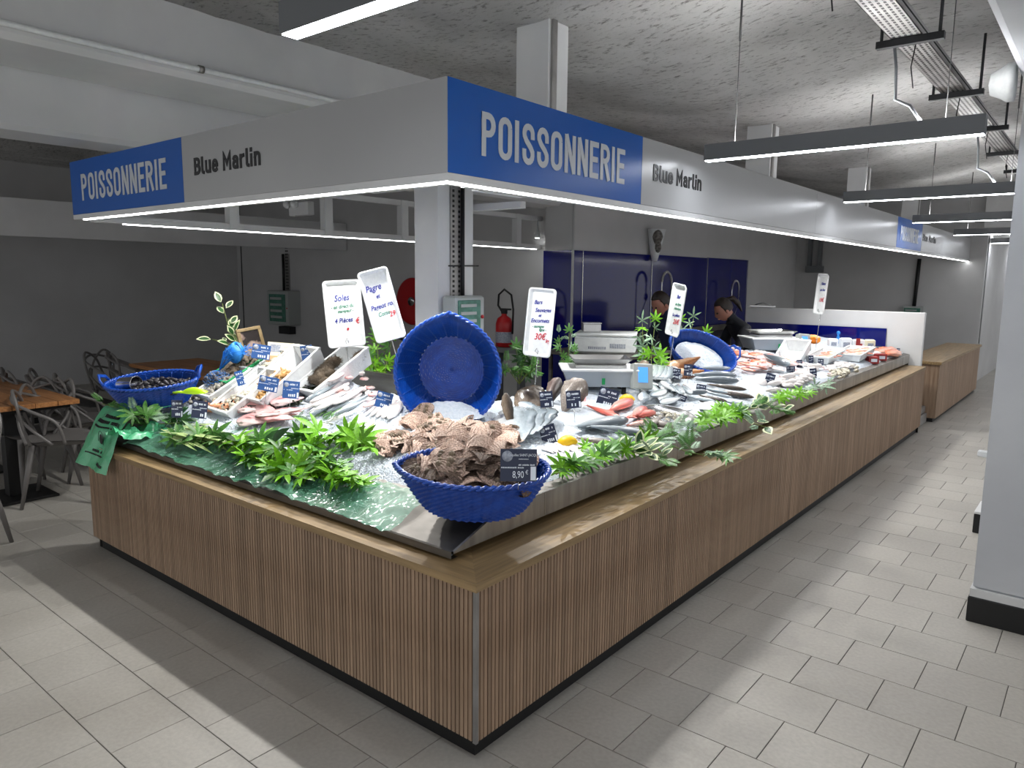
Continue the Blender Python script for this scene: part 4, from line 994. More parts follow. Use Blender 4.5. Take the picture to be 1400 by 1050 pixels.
# picture frame, paper card
q = atd(343, 465, 4.9)
def facing(c, roll=0, yaw=0, tilt=0):    # x right, y up, z towards the camera side
    f = (CAM-c); f.z = 0; f.normalize(); f = Matrix.Rotation(math.radians(yaw), 3, 'Z') @ f
    m = basis(Vector((0, 0, 1)).cross(f), f, c)
    x = Vector((0, 0, 1)).cross(f).normalized(); y = Vector((0, 0, 1))
    m = Matrix(((x.x, y.x, f.x, c.x), (x.y, y.y, f.y, c.y), (x.z, y.z, f.z, c.z), (0, 0, 0, 1)))
    return m @ Matrix.Rotation(math.radians(roll), 4, 'Z') @ Matrix.Rotation(math.radians(tilt), 4, 'X')
t = thing('picture_frame', 'pale wooden picture frame standing at the back by the ivy branch', 'picture frame', mw=facing(q, 8, 25, -12))
fw, fh, e = .085, .085, .022
MB().box((-fw, -fh, -.01), (fw, -fh+e, .01), bev=.003).box((-fw, fh-e, -.01), (fw, fh, .01), bev=.003).box((-fw, -fh+e, -.01), (-fw+e, fh-e, .01)).box((fw-e, -fh+e, -.01), (fw, fh-e, .01)).obj('frame', 'frame', t)
MB().box((-fw+e, -fh+e, -.006), (fw-e, fh-e, .002)).obj('picture', 'photo', t)
MB().box((-.01, -.12, -.04), (.01, 0, -.01)).obj('stand', 'frame', t)
q = atd(388, 478, 4.75)
t = thing('paper_card', 'cream printed paper card leaning behind the white box', 'card', mw=facing(q, -6, 10, -20))
MB().box((-.1, -.05, -.002), (.1, .045, .002)).obj('sheet', 'paper', t)
MB().box((-.085, -.02, .0021), (-.02, .03, .0026)).box((0, .0, .0021), (.08, .02, .0026), 1).obj('print', ['printg', 'cream'], t)
MB().box((-.11, -.1, -.03), (.12, -.05, .02)).obj('cardboard', 'peach', t)

# ------------------------------------------------------------------ price cards
DEP = {328: 4.35, 357: 4.62, 420: 4.45, 367: 4.10, 398: 4.05, 242: 4.25, 273: 4.15, 525: 3.85, 747: 3.92, 784: 4.0, 925: 5.2, 941: 5.25}
def price_card(u, v, w_, h_, label, roll=0, yaw=0, blue=False, big=False):
    base = surf(u, v+h_/2); d = depth_of(base) if not big else 2.58
    if u in DEP: d = DEP[u]
    if big: base = atd(u, v+h_/2, d)
    c = atd(u, v, d); sx, sy = w_*d/FPX, h_*d/FPX
    m = facing(c, roll, yaw, -14)
    t = thing('price_card', label, 'price card', mw=m, group='price cards in the ice')
    a, b = sx/2, sy/2
    root = t; t = MB().box((-a, -b, -.001), (a, b, .001)).obj('card', 'cardb' if blue else 'navy', t)
    disc = MB().lathe([(0, .0011), (sx*.15, .0011), (sx*.15, .0017), (0, .0017)], 18, m=Matrix.Translation((-a*.62, b*.55, 0)), close=False); disc.obj('picture_disc', 'printg', t)
    pr = MB()
    def ticks(x0, x1, y, hh, n):
        for i in range(n):
            if rnd.random() < .12: continue
            x = x0+(x1-x0)*i/n; pr.box((x, y-hh/2, .0011), (x+(x1-x0)/n*.66, y+hh/2*rnd.uniform(.6, 1), .0016))
    if not big:
        ticks(-a*.2, a*.75, b*.62, b*.22, 7); ticks(-a*.95, a*.2, -b*.02, b*.1, 14); ticks(a*.0, a*.9, b*.18, b*.1, 9); ticks(-a*.3, a*.6, -b*.6, b*.35, 4)
        pr.box((a*.72, -b*.9, .0011), (a*.93, -b*.25, .0016))
    else:
        ticks(a*.0, a*.55, b*.38, b*.05, 12); ticks(a*.0, a*.95, b*.02, b*.09, 18); ticks(-a*.95, a*.3, -b*.15, b*.09, 22)
        pr.box((a*.66, -b*.92, .0011), (a*.95, -b*.08, .0016))
        text('Coquilles SAINT-JACQUES', sy*.11, 'print', 'print', t, Matrix.Translation((a*.3, b*.62, .0013)), .82)
        text('8,90', sy*.3, 'print', 'print', t, Matrix.Translation((-a*.02, -b*.6, .0013)), .7); text('€', sy*.18, 'print', 'print', t, Matrix.Translation((a*.46, -b*.45, .0013)), .8)
    pr.obj('print', 'print', t); t = root
    L_ = max(.02, c.z-b-base.z+.03)
    MB().tube([(0, -b+.01, -.002), (0, -b-L_, -.004)], .0016, 6).obj('pin', 'steel2', t)
q = price_card(709, 636, 50, 44, 'large navy price card for scallops on the rim of the front basket', -1, 4, big=True)
for a in [
 (242, 559, 15, 24, 'dark navy price card in front of the mussel basket', -8, 20), (273, 560, 20, 24, 'dark navy price card left of the crab claws', -12, 10),
 (328, 517, 12, 20, 'narrow blue price card in the grey clam box', 8, 35, True), (357, 481, 24, 20, 'blue price card on the green oyster crate', -10, 0, True), (420, 484, 16, 24, 'blue price card at the back of the big whelk box', 6, 10, True),
 (367, 525, 26, 20, 'blue price card in the peach-lined box', -14, 0, True), (398, 533, 22, 24, 'deep blue price card beside the seaweed', -8, 5, True), (525, 547, 22, 22, 'blue price card among pink fish left of the upright basket', -16, 0, True),
 (750, 594, 22, 26, 'navy price card leaning left of the front lemon', 18, 0), (747, 546, 18, 22, 'navy price card in front of the dark monkfish', 4, 10), (784, 546, 20, 24, 'navy price card in front of the mottled skate', 4, 5), (831, 544, 27, 26, 'wide navy price card behind the red mullets', -14, -5),
 (925, 511, 11, 15, 'left one of two cards leaning on the pinna shells', -8, 15), (941, 506, 12, 16, 'right one of two cards leaning on the pinna shells', -4, 15), (958, 533, 13, 15, 'card behind the dark fish right of the silver breams', -8, 0), (930, 546, 15, 14, 'card lying by the steel dish of white shellfish', -18, 0),
 (1006, 481, 13, 15, 'blue card beside the handle of the tilted basket', -4, 0, True), (1063, 487, 7, 12, 'tiny card behind the pink fillets', 4, 20), (1081, 507, 11, 13, 'card right of the speckled salmon head', 2, 0), (1052, 520, 12, 19, 'card beside the round pink piece', -14, 0),
 (1093, 499, 8, 14, 'narrow dark card among the far fillets', 2, 20), (1109, 493, 7, 14, 'thin card left of the far white boxes', 0, 25), (1122, 497, 8, 13, 'thin card just in front of the far white boxes', -4, 20), (1112, 512, 9, 17, 'dark card in front of the far pink fillets', 4, 15),
 (1157, 474, 4, 7, 'tiny card on the far packed tray', 0, 0), (1198, 477, 14, 8, 'wide dark card on the farthest tray', 2, 0), (1228, 480, 4, 8, 'last tiny dark card at the far end of the tray', 0, 0)]:
    price_card(*a[:5], a[5], a[6], blue=len(a) > 7)

# ------------------------------------------------------------------ foam tray signs with handwriting
def tray_sign(label, c_px, d, wd, ht, roll, yaw, lines, base=None):
    c = atd(*c_px, d); m = facing(c, roll, yaw, -3); t = thing('tray_sign', label, 'sign', mw=m, group='white foam tray signs')
    def rr(x, y, r, n=5):
        out = []
        for cx, cy, a0 in ((x-r, y-r, 0), (-x+r, y-r, 90), (-x+r, -y+r, 180), (x-r, -y+r, 270)):
            out += [(cx+r*math.cos(math.radians(a0+90*i/n)), cy+r*math.sin(math.radians(a0+90*i/n))) for i in range(n+1)]
        return out
    a, b = wd/2, ht/2
    loops = [(a-.02, b-.02, .012, -.006), (a, b, .022, .018), (a-.006, b-.006, .02, .02), (a-.012, b-.012, .018, .016), (a-.024, b-.024, .012, 0)]
    vs = []; n = 24
    for x, y, r, z in loops: vs += [(p[0], p[1], z) for p in rr(x, y, r)]
    fs = [tuple(range(n-1, -1, -1))]+[(k*n+i, k*n+(i+1) % n, (k+1)*n+(i+1) % n, (k+1)*n+i) for k in range(4) for i in range(n)]+[tuple(range(4*n, 5*n))]
    tr = MB().add(vs, fs, 0).obj('tray', 'foam', t)
    for s, x, y, sz, mt in lines:
        text(s, sz*ht, 'writing', mt, tr, Matrix.Translation((x*a, y*b, .0015)) @ Matrix.Rotation(.06, 4, 'Z'), .82, .28, .0007)
    zb = S(c.x, c.y) if (-3.1 < c.x < XE and YE < c.y < YF) else .9
    Ls = c.z-zb-b+.02
    MB().tube([(0, -b+.06, -.009), (0, -b-Ls, -.012)], .003, 6).obj('stake', 'steel2', t)
    MB().tube([(0, -b+.02, .0), (-.01, -b+.03, .02), (0, -b+.05, .022), (.01, -b+.03, .02), (0, -b, .01)], .0025, 6).obj('clip', 'steel2', t)
tray_sign('white foam tray sign reading Soles, left of the pair', (470, 429), 4.25, .215, .385, 4, 8, [('Soles', -.05, .47, .13, 'inkb'), ('- en direct du', -.05, .22, .075, 'inkg'), ('mareyeur -', .1, .08, .065, 'inkg'), ('4 Pièces', -.05, -.2, .1, 'inkb'), ('€', .68, -.24, .12, 'inkr'), ('•', .1, -.48, .16, 'inkr')])
tray_sign('white foam tray sign tilted right, reading Pagre et Pageot', (522, 417), 4.05, .17, .40, 15, 0, [('Pagre', -.25, .5, .12, 'inkb'), ('et', -.1, .26, .08, 'inkb'), ('Pageot rosé', .12, -.02, .095, 'inkb'), ('Corse', -.02, -.24, .08, 'inkg'), ('29€', .62, -.3, .1, 'inkr')])
tray_sign('white foam tray sign reading Bars Sauvages near the fire extinguisher', (739, 441), 4.35, .175, .405, -4, -20, [('Bars', -.3, .58, .085, 'inkb'), ('Sauvages', .1, .36, .085, 'inkb'), ('et', -.1, .2, .065, 'inkb'), ('Encornets', -.05, .05, .085, 'inkb'), ('- sauvages', -.15, -.12, .055, 'inkg'), ('ligne -', .2, -.21, .055, 'inkg'), ('30€', .05, -.42, .13, 'inkr'), ('kg', .62, -.52, .08, 'inkr')])
tray_sign('narrow-looking white foam tray sign in front of the left fishmonger', (926, 424), 5.5, .17, .395, -8, -54, [('Bar', -.1, .5, .1, 'inkb'), ('de ligne', .0, .22, .07, 'inkg'), ('Atlantique', .0, .05, .06, 'inkg'), ('La pièce', -.05, -.2, .08, 'inkb'), ('26€', .1, -.45, .13, 'inkr')])
tray_sign('farthest white foam tray sign on a thin stake before the divider', (1124, 402), 7.3, .17, .40, -2, -55, [('Filets', 0, .5, .1, 'inkb'), ('de lieu', 0, .2, .09, 'inkb'), ('18€', 0, -.3, .14, 'inkr')])

# ------------------------------------------------------------------ fish
def mk_fish(key, Hh, Tt, mt, fin, prof=None, eye=True, tail=.22, bend=0.0):
    prof = prof or [(0, .12), (.06, .5), (.16, .85), (.32, 1), (.5, .93), (.7, .6), (.84, .3), (.93, .2)]
    wob = 0 if eye else .7; mb = MB(); n = 14 if eye else 20; rings = []
    if not eye: prof = [(prof[k][0]+(prof[k+1][0]-prof[k][0])*f_, prof[k][1]+(prof[k+1][1]-prof[k][1])*f_) for k in range(len(prof)-1) for f_ in (0, .5)]+[prof[-1]]
    xs = [p[0] for p in prof]
    for x, h in prof:
        yb = bend*(x-.5)**2
        tz = Tt/2*(h**.75 if h > .15 else h)
        rings.append([Vector((x, yb+Hh/2*h*math.cos(2*PI*k/n)*(1+wob*noise.noise(Vector((x*5, k*.9, 1)))), tz*math.sin(2*PI*k/n)*(1+wob*noise.noise(Vector((x*6, k*.8, 7))))+Tt/2)) for k in range(n)])
    vs = [v for r in rings for v in r]; R0 = len(rings)
    fs = [(i*n+k, (i+1)*n+k, (i+1)*n+(k+1) % n, i*n+(k+1) % n) for i in range(R0-1) for k in range(n)]+[tuple(range(n)), tuple(range(R0*n-1, (R0-1)*n-1, -1))]
    mb.add(vs, fs, 0, None, True); d = {'body': mb.data('body', mt)}
    yt = bend*.25; zt = Tt/2
    f = MB(); h0 = prof[-1][1]*Hh/2
    f.add([(prof[-1][0]-.01, yt+h0, zt+.006), (prof[-1][0]-.01, yt-h0, zt+.006), (1.0, yt-tail*Hh*2.1, zt), (.965, yt, zt), (1.0, yt+tail*Hh*2.1, zt), (prof[-1][0]-.01, yt, zt-.006)], [(0, 1, 3), (1, 2, 3), (0, 3, 4), (1, 5, 3), (5, 0, 3), (5, 1, 2), (0, 5, 4)])
    if tail: d['tail_fin'] = f.data('tail_fin', fin)
    f = MB(); pts = []
    for i in range(9):
        x = .28+.45*i/8
        h = Hh/2*(1-.5*abs((x-.3)/.6)); yb = bend*(x-.5)**2
        pts += [(x, yb+h*.9, zt), (x+.02, yb+h+Hh*.14*math.sin(PI*(i+.5)/9.5)*(1 if i % 2 else .8), zt+.002)]
    f.add(pts, [(2*i, 2*i+2, 2*i+3, 2*i+1) for i in range(8)]); 
    if eye: d['dorsal_fin'] = f.data('dorsal_fin', fin)
    f = MB(); f.add([(.22, -Hh*.05, Tt*.98), (.36, -Hh*.2, Tt*.86), (.34, -Hh*.02, Tt*.96), (.30, .02, Tt*.97)], [(0, 1, 2), (0, 2, 3)])
    if eye:
        d['pectoral_fin'] = f.data('pectoral_fin', fin)
        d['eye'] = MB().ball((.085, Hh*.1+bend*.17, Tt*.76), (.017, .017, .012), 10).ball((.085, Hh*.1+bend*.17, Tt*.79), (.010, .010, .010), 8, 1).data('eye', ['steel2', 'eye'])
        g = MB(); g.tube([(.19+.015*math.cos(a), Hh*.34*math.sin(a)+bend*.1, Tt*.96*math.cos(a*.72)**.5 if abs(a) < 1.4 else Tt*.6) for a in [(-1.2+.3*i) for i in range(9)]], .0035, 4)
        d['gill'] = g.data('gill', fin)
    FI[key] = d
FI = {}
M['fin'] = mat('fin_grey', '8d9599', .4); M['finr'] = mat('fin_red', 'd0624f', .4); M['finb'] = mat('fin_brown', '5d4c3c', .5); M['finp'] = mat('fin_pink', 'e7b9b2', .4)
mk_fish('bass', .25, .13, 'f_bass', 'fin'); mk_fish('bream', .42, .14, 'f_silver', 'fin', bend=.05); mk_fish('sbass', .27, .13, 'f_silver', 'fin', bend=-.1)
mk_fish('mullet', .24, .15, 'f_red', 'finr', bend=.08); mk_fish('slim', .15, .1, 'f_white', 'finp', bend=.1); mk_fish('slimg', .15, .1, 'f_silver', 'fin', bend=-.12)
mk_fish('grey', .34, .16, 'f_grey', 'finb', bend=.1); mk_fish('hake', .17, .12, 'f_bass', 'fin', bend=.06); mk_fish('brown', .2, .12, 'f_brown', 'finb', bend=-.08)
wing = [(0, .25), (.08, .7), (.2, .95), (.35, 1), (.55, .8), (.75, .5), (.9, .25), (1, .08)]
mk_fish('ray', .62, .16, 'f_brown', 'finb', wing, False, 0, .15); mk_fish('monk', .5, .3, 'f_dark', 'finb', wing, False, 0, .2); mk_fish('skate', .6, .22, 'f_grey', 'finb', wing, False, 0, .25)
mk_fish('wingp', .5, .09, 'f_pink', 'finp', wing, False, 0, .2); mk_fish('fillet', .36, .12, 'f_pink', 'finp', wing, False, 0, .1); mk_fish('filw', .36, .12, 'f_white', 'finp', wing, False, 0, -.1); mk_fish('fils', .38, .14, 'f_salmon', 'finp', wing, False, 0, .1)
mk_fish('flat', .5, .07, 'f_silver', 'fin', wing, False, 0, .05); mk_fish('squid', .22, .16, 'f_white', 'finp', [(0, .1), (.1, .5), (.3, .9), (.6, 1), (.8, .8), (.9, .5), (1, .1)], False, 0, .15)
mk_fish('pinna', .34, .16, 'f_pinna', 'finb', [(0, .08), (.15, .3), (.4, .65), (.65, .95), (.82, 1), (.94, .8), (1, .3)], False, 0, .0)
def fish(kind, h, tl, label, group=None, lift=.0, flip=False, roll=0, Lk=1.0, cap=.6, name='fish', cat='fish', sc=None):
    a, b = surf(*h, .018), surf(*tl, .018); x = (b-a); Ln = min(x.length*Lk, cap)
    n_ = normal((a.x+b.x)/2, (a.y+b.y)/2)
    if roll: n_ = (Matrix.Rotation(math.radians(roll), 3, x.normalized()) @ n_)
    m = basis(x, n_, a+n_*lift) @ (Matrix.Diagonal((1, -1, 1, 1)) if flip else Matrix.Identity(4)) @ Matrix.Scale(Ln, 4)
    if sc: m = m @ Matrix.Diagonal((1, sc, sc, 1))
    t = thing(name, label, cat, mw=m, group=group)
    for k, d in FI[kind].items(): put(d, k, t)
    return t
fish('bass', (857, 582), (780, 594), 'sea bass lying just behind the front sea bass', lift=.01)
fish('bass', (886, 604), (800, 592), 'front sea bass with open gills above the leafy edge', lift=.02)
fish('grey', (845, 616), (786, 606), 'mottled grey-brown fish in front of the sea bass', lift=.015, sc=.9)
fish('sbass', (828, 580), (790, 592), 'pale small fish left of the rear sea bass')
fish('mullet', (852, 577), (800, 557), 'long pale pink mullet pointing at the wide card', sc=.7)
fish('mullet', (862, 553), (830, 568), 'bright red mullet beside the yellow lemon')
fish('mullet', (894, 570), (853, 578), 'bright red mullet in the pair, upper one', lift=.01)
fish('mullet', (890, 580), (855, 586), 'bright red mullet in the pair, lower one', lift=.0, flip=True)
fish('mullet', (880, 566), (862, 580), 'short red mullet under the red pair', lift=.02)
fish('grey', (925, 590), (868, 576), 'spiny grey scorpion fish behind the silvery fern')
fish('grey', (908, 600), (872, 592), 'second spiny grey fish nearest the silvery fern', sc=.8)
fish('grey', (880, 590), (905, 578), 'small dark grey fish under the steel dish', lift=.02, sc=.7)
for i, (h, tl) in enumerate((((868, 512), (872, 552)), ((858, 520), (866, 550)), ((905, 520), (880, 548)), ((925, 530), (893, 548)), ((930, 518), (903, 540)), ((893, 552), (925, 535)), ((915, 545), (945, 530)), ((880, 530), (912, 552)), ((898, 560), (930, 552)), ((940, 540), (915, 552)))):
    fish('bream' if i % 2 else 'sbass', h, tl, 'silver bream in the loose heap right of the lemon', 'silver breams in the heap', cap=.27, lift=.01+.012*(i % 3), flip=i % 3 == 0, sc=.85, roll=rnd.uniform(-15, 15))
for i in range(6): fish('slimg', (885+6*i, 512+rnd.uniform(-3, 3)), (880+6*i, 532), 'slim striped silver fish below the pale star leaves', 'slim striped fish', lift=.03, sc=1.5)
for i, (h, tl, lb) in enumerate((((1003, 514), (945, 513), 'long grey hake nearest the tilted basket'), ((1005, 522), (942, 521), 'long grey hake in the middle of three'), ((1008, 529), (944, 527), 'long grey hake nearest the leafy edge'))):
    fish('hake', h, tl, lb, 'three long grey hakes', lift=.02, sc=1.2)
fish('brown', (1030, 549), (970, 538), 'brown speckled fish in front of the hakes', lift=.01)
fish('brown', (1020, 538), (965, 530), 'brown fish between the hakes and the speckled one', lift=.01)
fish('hake', (965, 543), (930, 545), 'dark fish under the small navy card', lift=.02, sc=1.4)
fish('sbass', (995, 560), (955, 552), 'silver fish beside the white sheet', lift=.01)
fish('sbass', (1030, 560), (985, 556), 'silver fish in front of the brown ones behind the leaves')
for i, (h, tl, lb) in enumerate((((703, 566), (715, 612), 'silver flat fish nearest the scallops'), ((722, 566), (728, 606), 'silver flat fish in the middle of the trio'), ((742, 570), (736, 604), 'silver flat fish beside the leaning card'), ((712, 562), (740, 575), 'pink-edged flat fish under the silver trio'))):
    fish('flat', h, tl, lb, 'silver flat fish by the scallops', lift=.02+.01*i, name='flat_fish', sc=.8, roll=15)
for i in range(7): fish('filw', (740+i*7, 612-i*1.5), (758+i*7, 622+rnd.uniform(-3, 2)), 'translucent pale fillet on the ice by the near garland', 'pale fillets near the front lemon', sc=1, name='fillet')
# pink area beyond the tilted basket
pk = [(1008, 492), (1020, 500), (1012, 505), (1030, 496), (1042, 488), (1050, 500), (1062, 494), (1035, 508), (1022, 512), (1048, 486), (1075, 496), (1085, 500), (1072, 502), (1088, 508), (1098, 505), (1092, 512), (1100, 518), (1118, 508), (1128, 504), (1135, 510), (1108, 505), (1078, 520), (1065, 528), (1080, 530), (1092, 525), (1060, 538), (1150, 508), (1140, 514)]
for i, (u, v) in enumerate(pk):
    kd = ('fils' if i in (1, 2, 7, 8) else 'fillet' if i % 2 else 'filw')
    a = rnd.uniform(-.6, .6); r = rnd.uniform(9, 14)
    lab = {'fils': 'orange-pink salmon piece beyond the tilted basket', 'fillet': 'pink fillet in the rows beyond the tilted basket', 'filw': 'whitish fillet in the rows beyond the tilted basket'}[kd]
    fish(kd, (u-r, v-r*.3*math.cos(a)), (u+r, v+r*.25*math.sin(a)), lab, {'fils': 'salmon pieces', 'fillet': 'pink fillets', 'filw': 'whitish fillets'}[kd], lift=.012*(i % 3), name='fillet', sc=1.2)
fish('bass', (1076, 512), (1030, 492), 'large speckled salmon with pink belly among the fillets', lift=.05, name='salmon', sc=1.2, cap=.42)
fish('fils', (1008, 506), (1046, 512), 'bright orange strip of salmon roe', lift=.05, name='roe', cat='roe', sc=.6)
t = thing('fish_piece', 'round pink monkfish piece left of a dark card', 'fish piece', surf(1040, 524, .03)); MB().ball((0, 0, 0), (.05, .045, .04), 16, fn=lambda p: p*(1+.1*noise.noise(p*3))).obj('flesh', 'f_white', t)
for i in range(30):
    u = 1052+rnd.uniform(0, 66); v = 540-.33*(u-1052)+rnd.uniform(-14, 3); a = rnd.uniform(-3, 3)
    fish('squid' if i % 2 else 'filw', (u-11, v+a), (u+11, v-a), 'pale squid on the ice behind the end of the long garland' if i % 2 else 'pale fish strip behind the end of the long garland', 'pale squids' if i % 2 else 'pale fish strips', lift=.01+.01*(i % 2), name='squid' if i % 2 else 'fillet', cat='squid' if i % 2 else 'fish', cap=.2, sc=1.2)
for i in range(34):
    u = 1000+rnd.uniform(0, 84); v = 484+.10*(u-1000)+rnd.uniform(-4, 20); a = rnd.uniform(-3, 3); kd = ('fillet', 'filw', 'fils', 'fillet')[i % 4]
    if 1020 < u < 1085 and v < 492: v += 8
    fish(kd, (u-10, v+a), (u+10, v-a), {'fils': 'orange-pink salmon piece beyond the tilted basket', 'fillet': 'pink fillet in the rows beyond the tilted basket', 'filw': 'whitish fillet in the rows beyond the tilted basket'}[kd], {'fils': 'salmon pieces', 'fillet': 'pink fillets', 'filw': 'whitish fillets'}[kd], lift=.01+.012*(i % 3), name='fillet', cap=.24, sc=1.3)
for i in range(26):
    u = 868+rnd.uniform(0, 70); v = 518+rnd.uniform(0, 38); a = rnd.uniform(0, 6.28)
    if v > 549 or (u > 915 and v > 543): continue
    fish('sbass' if i % 3 else 'bream', (u+15*math.cos(a), v+9*math.sin(a)), (u-15*math.cos(a), v-9*math.sin(a)), 'silver bream in the loose heap right of the lemon', 'silver breams in the heap', lift=.01+.018*(i % 3), flip=i % 2 == 0, cap=.27, roll=rnd.uniform(-20, 20), sc=1)
for i in range(9):
    u = 955+rnd.uniform(0, 55); v = 538+rnd.uniform(0, 22); fish(('sbass', 'slimg', 'brown')[i % 3], (u+20, v+4), (u-20, v-5), 'fish in the row just behind the lush garland sprig', 'fish behind the lush sprig', lift=.01+.012*(i % 2), cap=.34, sc=1.1)
for i in range(7):
    u = 862+9*i; v = 594+rnd.uniform(-4, 5); fish('grey' if i % 2 else 'brown', (u+16, v+3), (u-16, v-4), 'small spiny grey fish in the row behind the fern', 'small spiny grey fish', lift=.01, cap=.26, sc=.8)
# near left: pink skate wings and slim pale fish
for i in range(14):
    u = 330+rnd.uniform(0, 78); v = 556+rnd.uniform(0, 22)
    fish('wingp', (u-20, v+rnd.uniform(-4, 4)), (u+26, v+rnd.uniform(-8, 8)), 'pink skate wing in the pile on the front ice', 'pink skate wings', lift=.012+.008*(i % 4), name='skate_wing', cat='skate wing', cap=.24, flip=i % 2 == 0, roll=rnd.uniform(-18, 18), sc=.8)
for i in range(20):
    u = 440+rnd.uniform(0, 50); v = 545+rnd.uniform(0, 26)
    fish('slim' if i % 2 else 'slimg', (u-24, v+10+rnd.uniform(-4, 4)), (u+24, v-10+rnd.uniform(-6, 6)), 'slim silvery fish in the pile left of the blue card', 'slim silvery fish pile', cap=.26, lift=.01+.01*(i % 4), flip=i % 2 == 0, sc=1.1)
for i in range(30):
    u = 465+rnd.uniform(0, 70); v = 517+rnd.uniform(0, 36)
    if v > 545 and u > 520: continue
    fish('squid' if i % 2 else 'fillet', (u-11, v+8+rnd.uniform(-4, 4)), (u+12, v-6+rnd.uniform(-5, 5)), 'pinkish squid in the heap by the sea urchin box' if i % 2 else 'pink fish piece in the heap by the sea urchin box', 'pink squid heap' if i % 2 else 'pink pieces heap', lift=.01+.012*(i % 3)+(.04 if v < 530 else 0), name='squid' if i % 2 else 'fish_piece', cap=.12, cat='squid' if i % 2 else 'fish piece', sc=1.2)
for i in range(5): fish('slim', (500+8*i, 572+2*i), (520+8*i, 555-i), 'thin pale fish at the right end of the front pile', 'thin pale fish', lift=.01)
def prop(kind, u, v, dx, up, label, name, cat, sc=1, fw=0, group=None):
    a = surf(u, v, .0); d = depth_of(a); b = atd(u+dx, v-up, d+fw); x = a-b
    m = basis(x, (tocam+Vector((0, 0, .5))).normalized(), b) @ Matrix.Scale(x.length, 4) @ Matrix.Diagonal((1, sc, sc, 1))
    t = thing(name, label, cat, mw=m, group=group)
    for k, dd in FI[kind].items(): put(dd, k, t)
prop('monk', 748, 557, 14, 38, 'dark brown monkfish behind its navy card', 'monkfish', 'fish', .9, .08)
prop('skate', 766, 566, 28, 46, 'large mottled beige skate right of the monkfish', 'skate', 'fish', 1.0, .08)
prop('fillet', 800, 552, -12, 26, 'pink belly piece on the mottled skate', 'fish_piece', 'fish', 1.3, .05)
prop('ray', 757, 568, -52, 26, 'brown ray draped right of the upright basket', 'ray', 'fish', 1.15, .06)
prop('ray', 752, 560, -26, 30, 'dark fold of a ray above the draped one', 'ray', 'fish', .8, .10)
prop('ray', 700, 590, -10, 52, 'narrow brown ray against the rim of the upright basket', 'ray', 'fish', .45, .05)
prop('pinna', 908, 514, 48, 24, 'large brown fan mussel shell leaning on another, upper one', 'fan_mussel', 'shell', 1.3, .05)
prop('pinna', 918, 518, 44, 10, 'large brown fan mussel shell, lower one', 'fan_mussel', 'shell', 1.3, .0)
# pinna shells, lemons, steel dish, white sheets
q = surf(880, 520, .07); t = thing('fan_mussel', 'upright brown and white shell beside the scale display', 'shell', q)
MB().ball((0, 0, .04), (.05, .045, .10), 16, fn=lambda p: Vector((p.x*(1+.3*p.z), p.y, p.z))).obj('outer_shell', 'f_brown', t); MB().lathe([(.05, -.06), (.06, 0), (.056, .08), (.045, .12)], 18, m=Matrix.Translation((-.02, 0, 0)), close=False).obj('inner_shell', 'clamw', t)
for u, v, lb in ((857, 546, 'whole yellow lemon behind the red mullets'), (776, 604, 'yellow lemon at the front beside the leaning card')):
    t = thing('lemon', lb, 'lemon', mw=basis(rh, (0, 0, 1), surf(u, v, .045)))
    MB().ball((0, 0, 0), (.042, .034, .033), 20, fn=lambda p: Vector((p.x*(1+.18*abs(p.x)**6), p.y, p.z))).obj('fruit', 'lemon', t)
q = surf(912, 572, .02)
t = thing('steel_dish', 'oval steel dish of white shellfish near the leafy edge', 'dish', mw=basis(rh+Vector((0, 0, -.12)), Vector((.1, -.3, 1)).normalized(), q))
MB().grid(lambda a, b: Vector(((.03+.13*b)*math.cos(2*PI*a), (.02+.085*b)*math.sin(2*PI*a), .03*b**3)), 40, 8).obj('bowl', 'steel2', t)
MB().tube([(.16*math.cos(2*PI*i/40), .105*math.sin(2*PI*i/40), .03) for i in range(41)], .004, 6).obj('rim', 'steel2', t)
scatter('clamw', 'small white shellfish piece in the steel dish', 'white shellfish in the dish', 'shellfish', t.matrix_world.copy(), .19, .11, 60, .02, .008, .02, 'shellfish')
for u, v, s, lb in ((955, 556, .11, 'white paper sheet behind the lush garland sprig'), (790, 622, .10, 'white paper with red mark by the near garland'), (940, 566, .08, 'thin steel plate edge beside the dish')):
    t = thing('paper_sheet', lb, 'paper', mw=basis(rh+Vector((0, 0, .1)), normal(-.4, 1.5), surf(u, v, .035)))
    MB().grid(lambda a, b: ((a-.5)*s*2, (b-.5)*s*1.4, .008*math.sin(5*a+3*b)), 10, 8).obj('sheet', 'paperw', t)

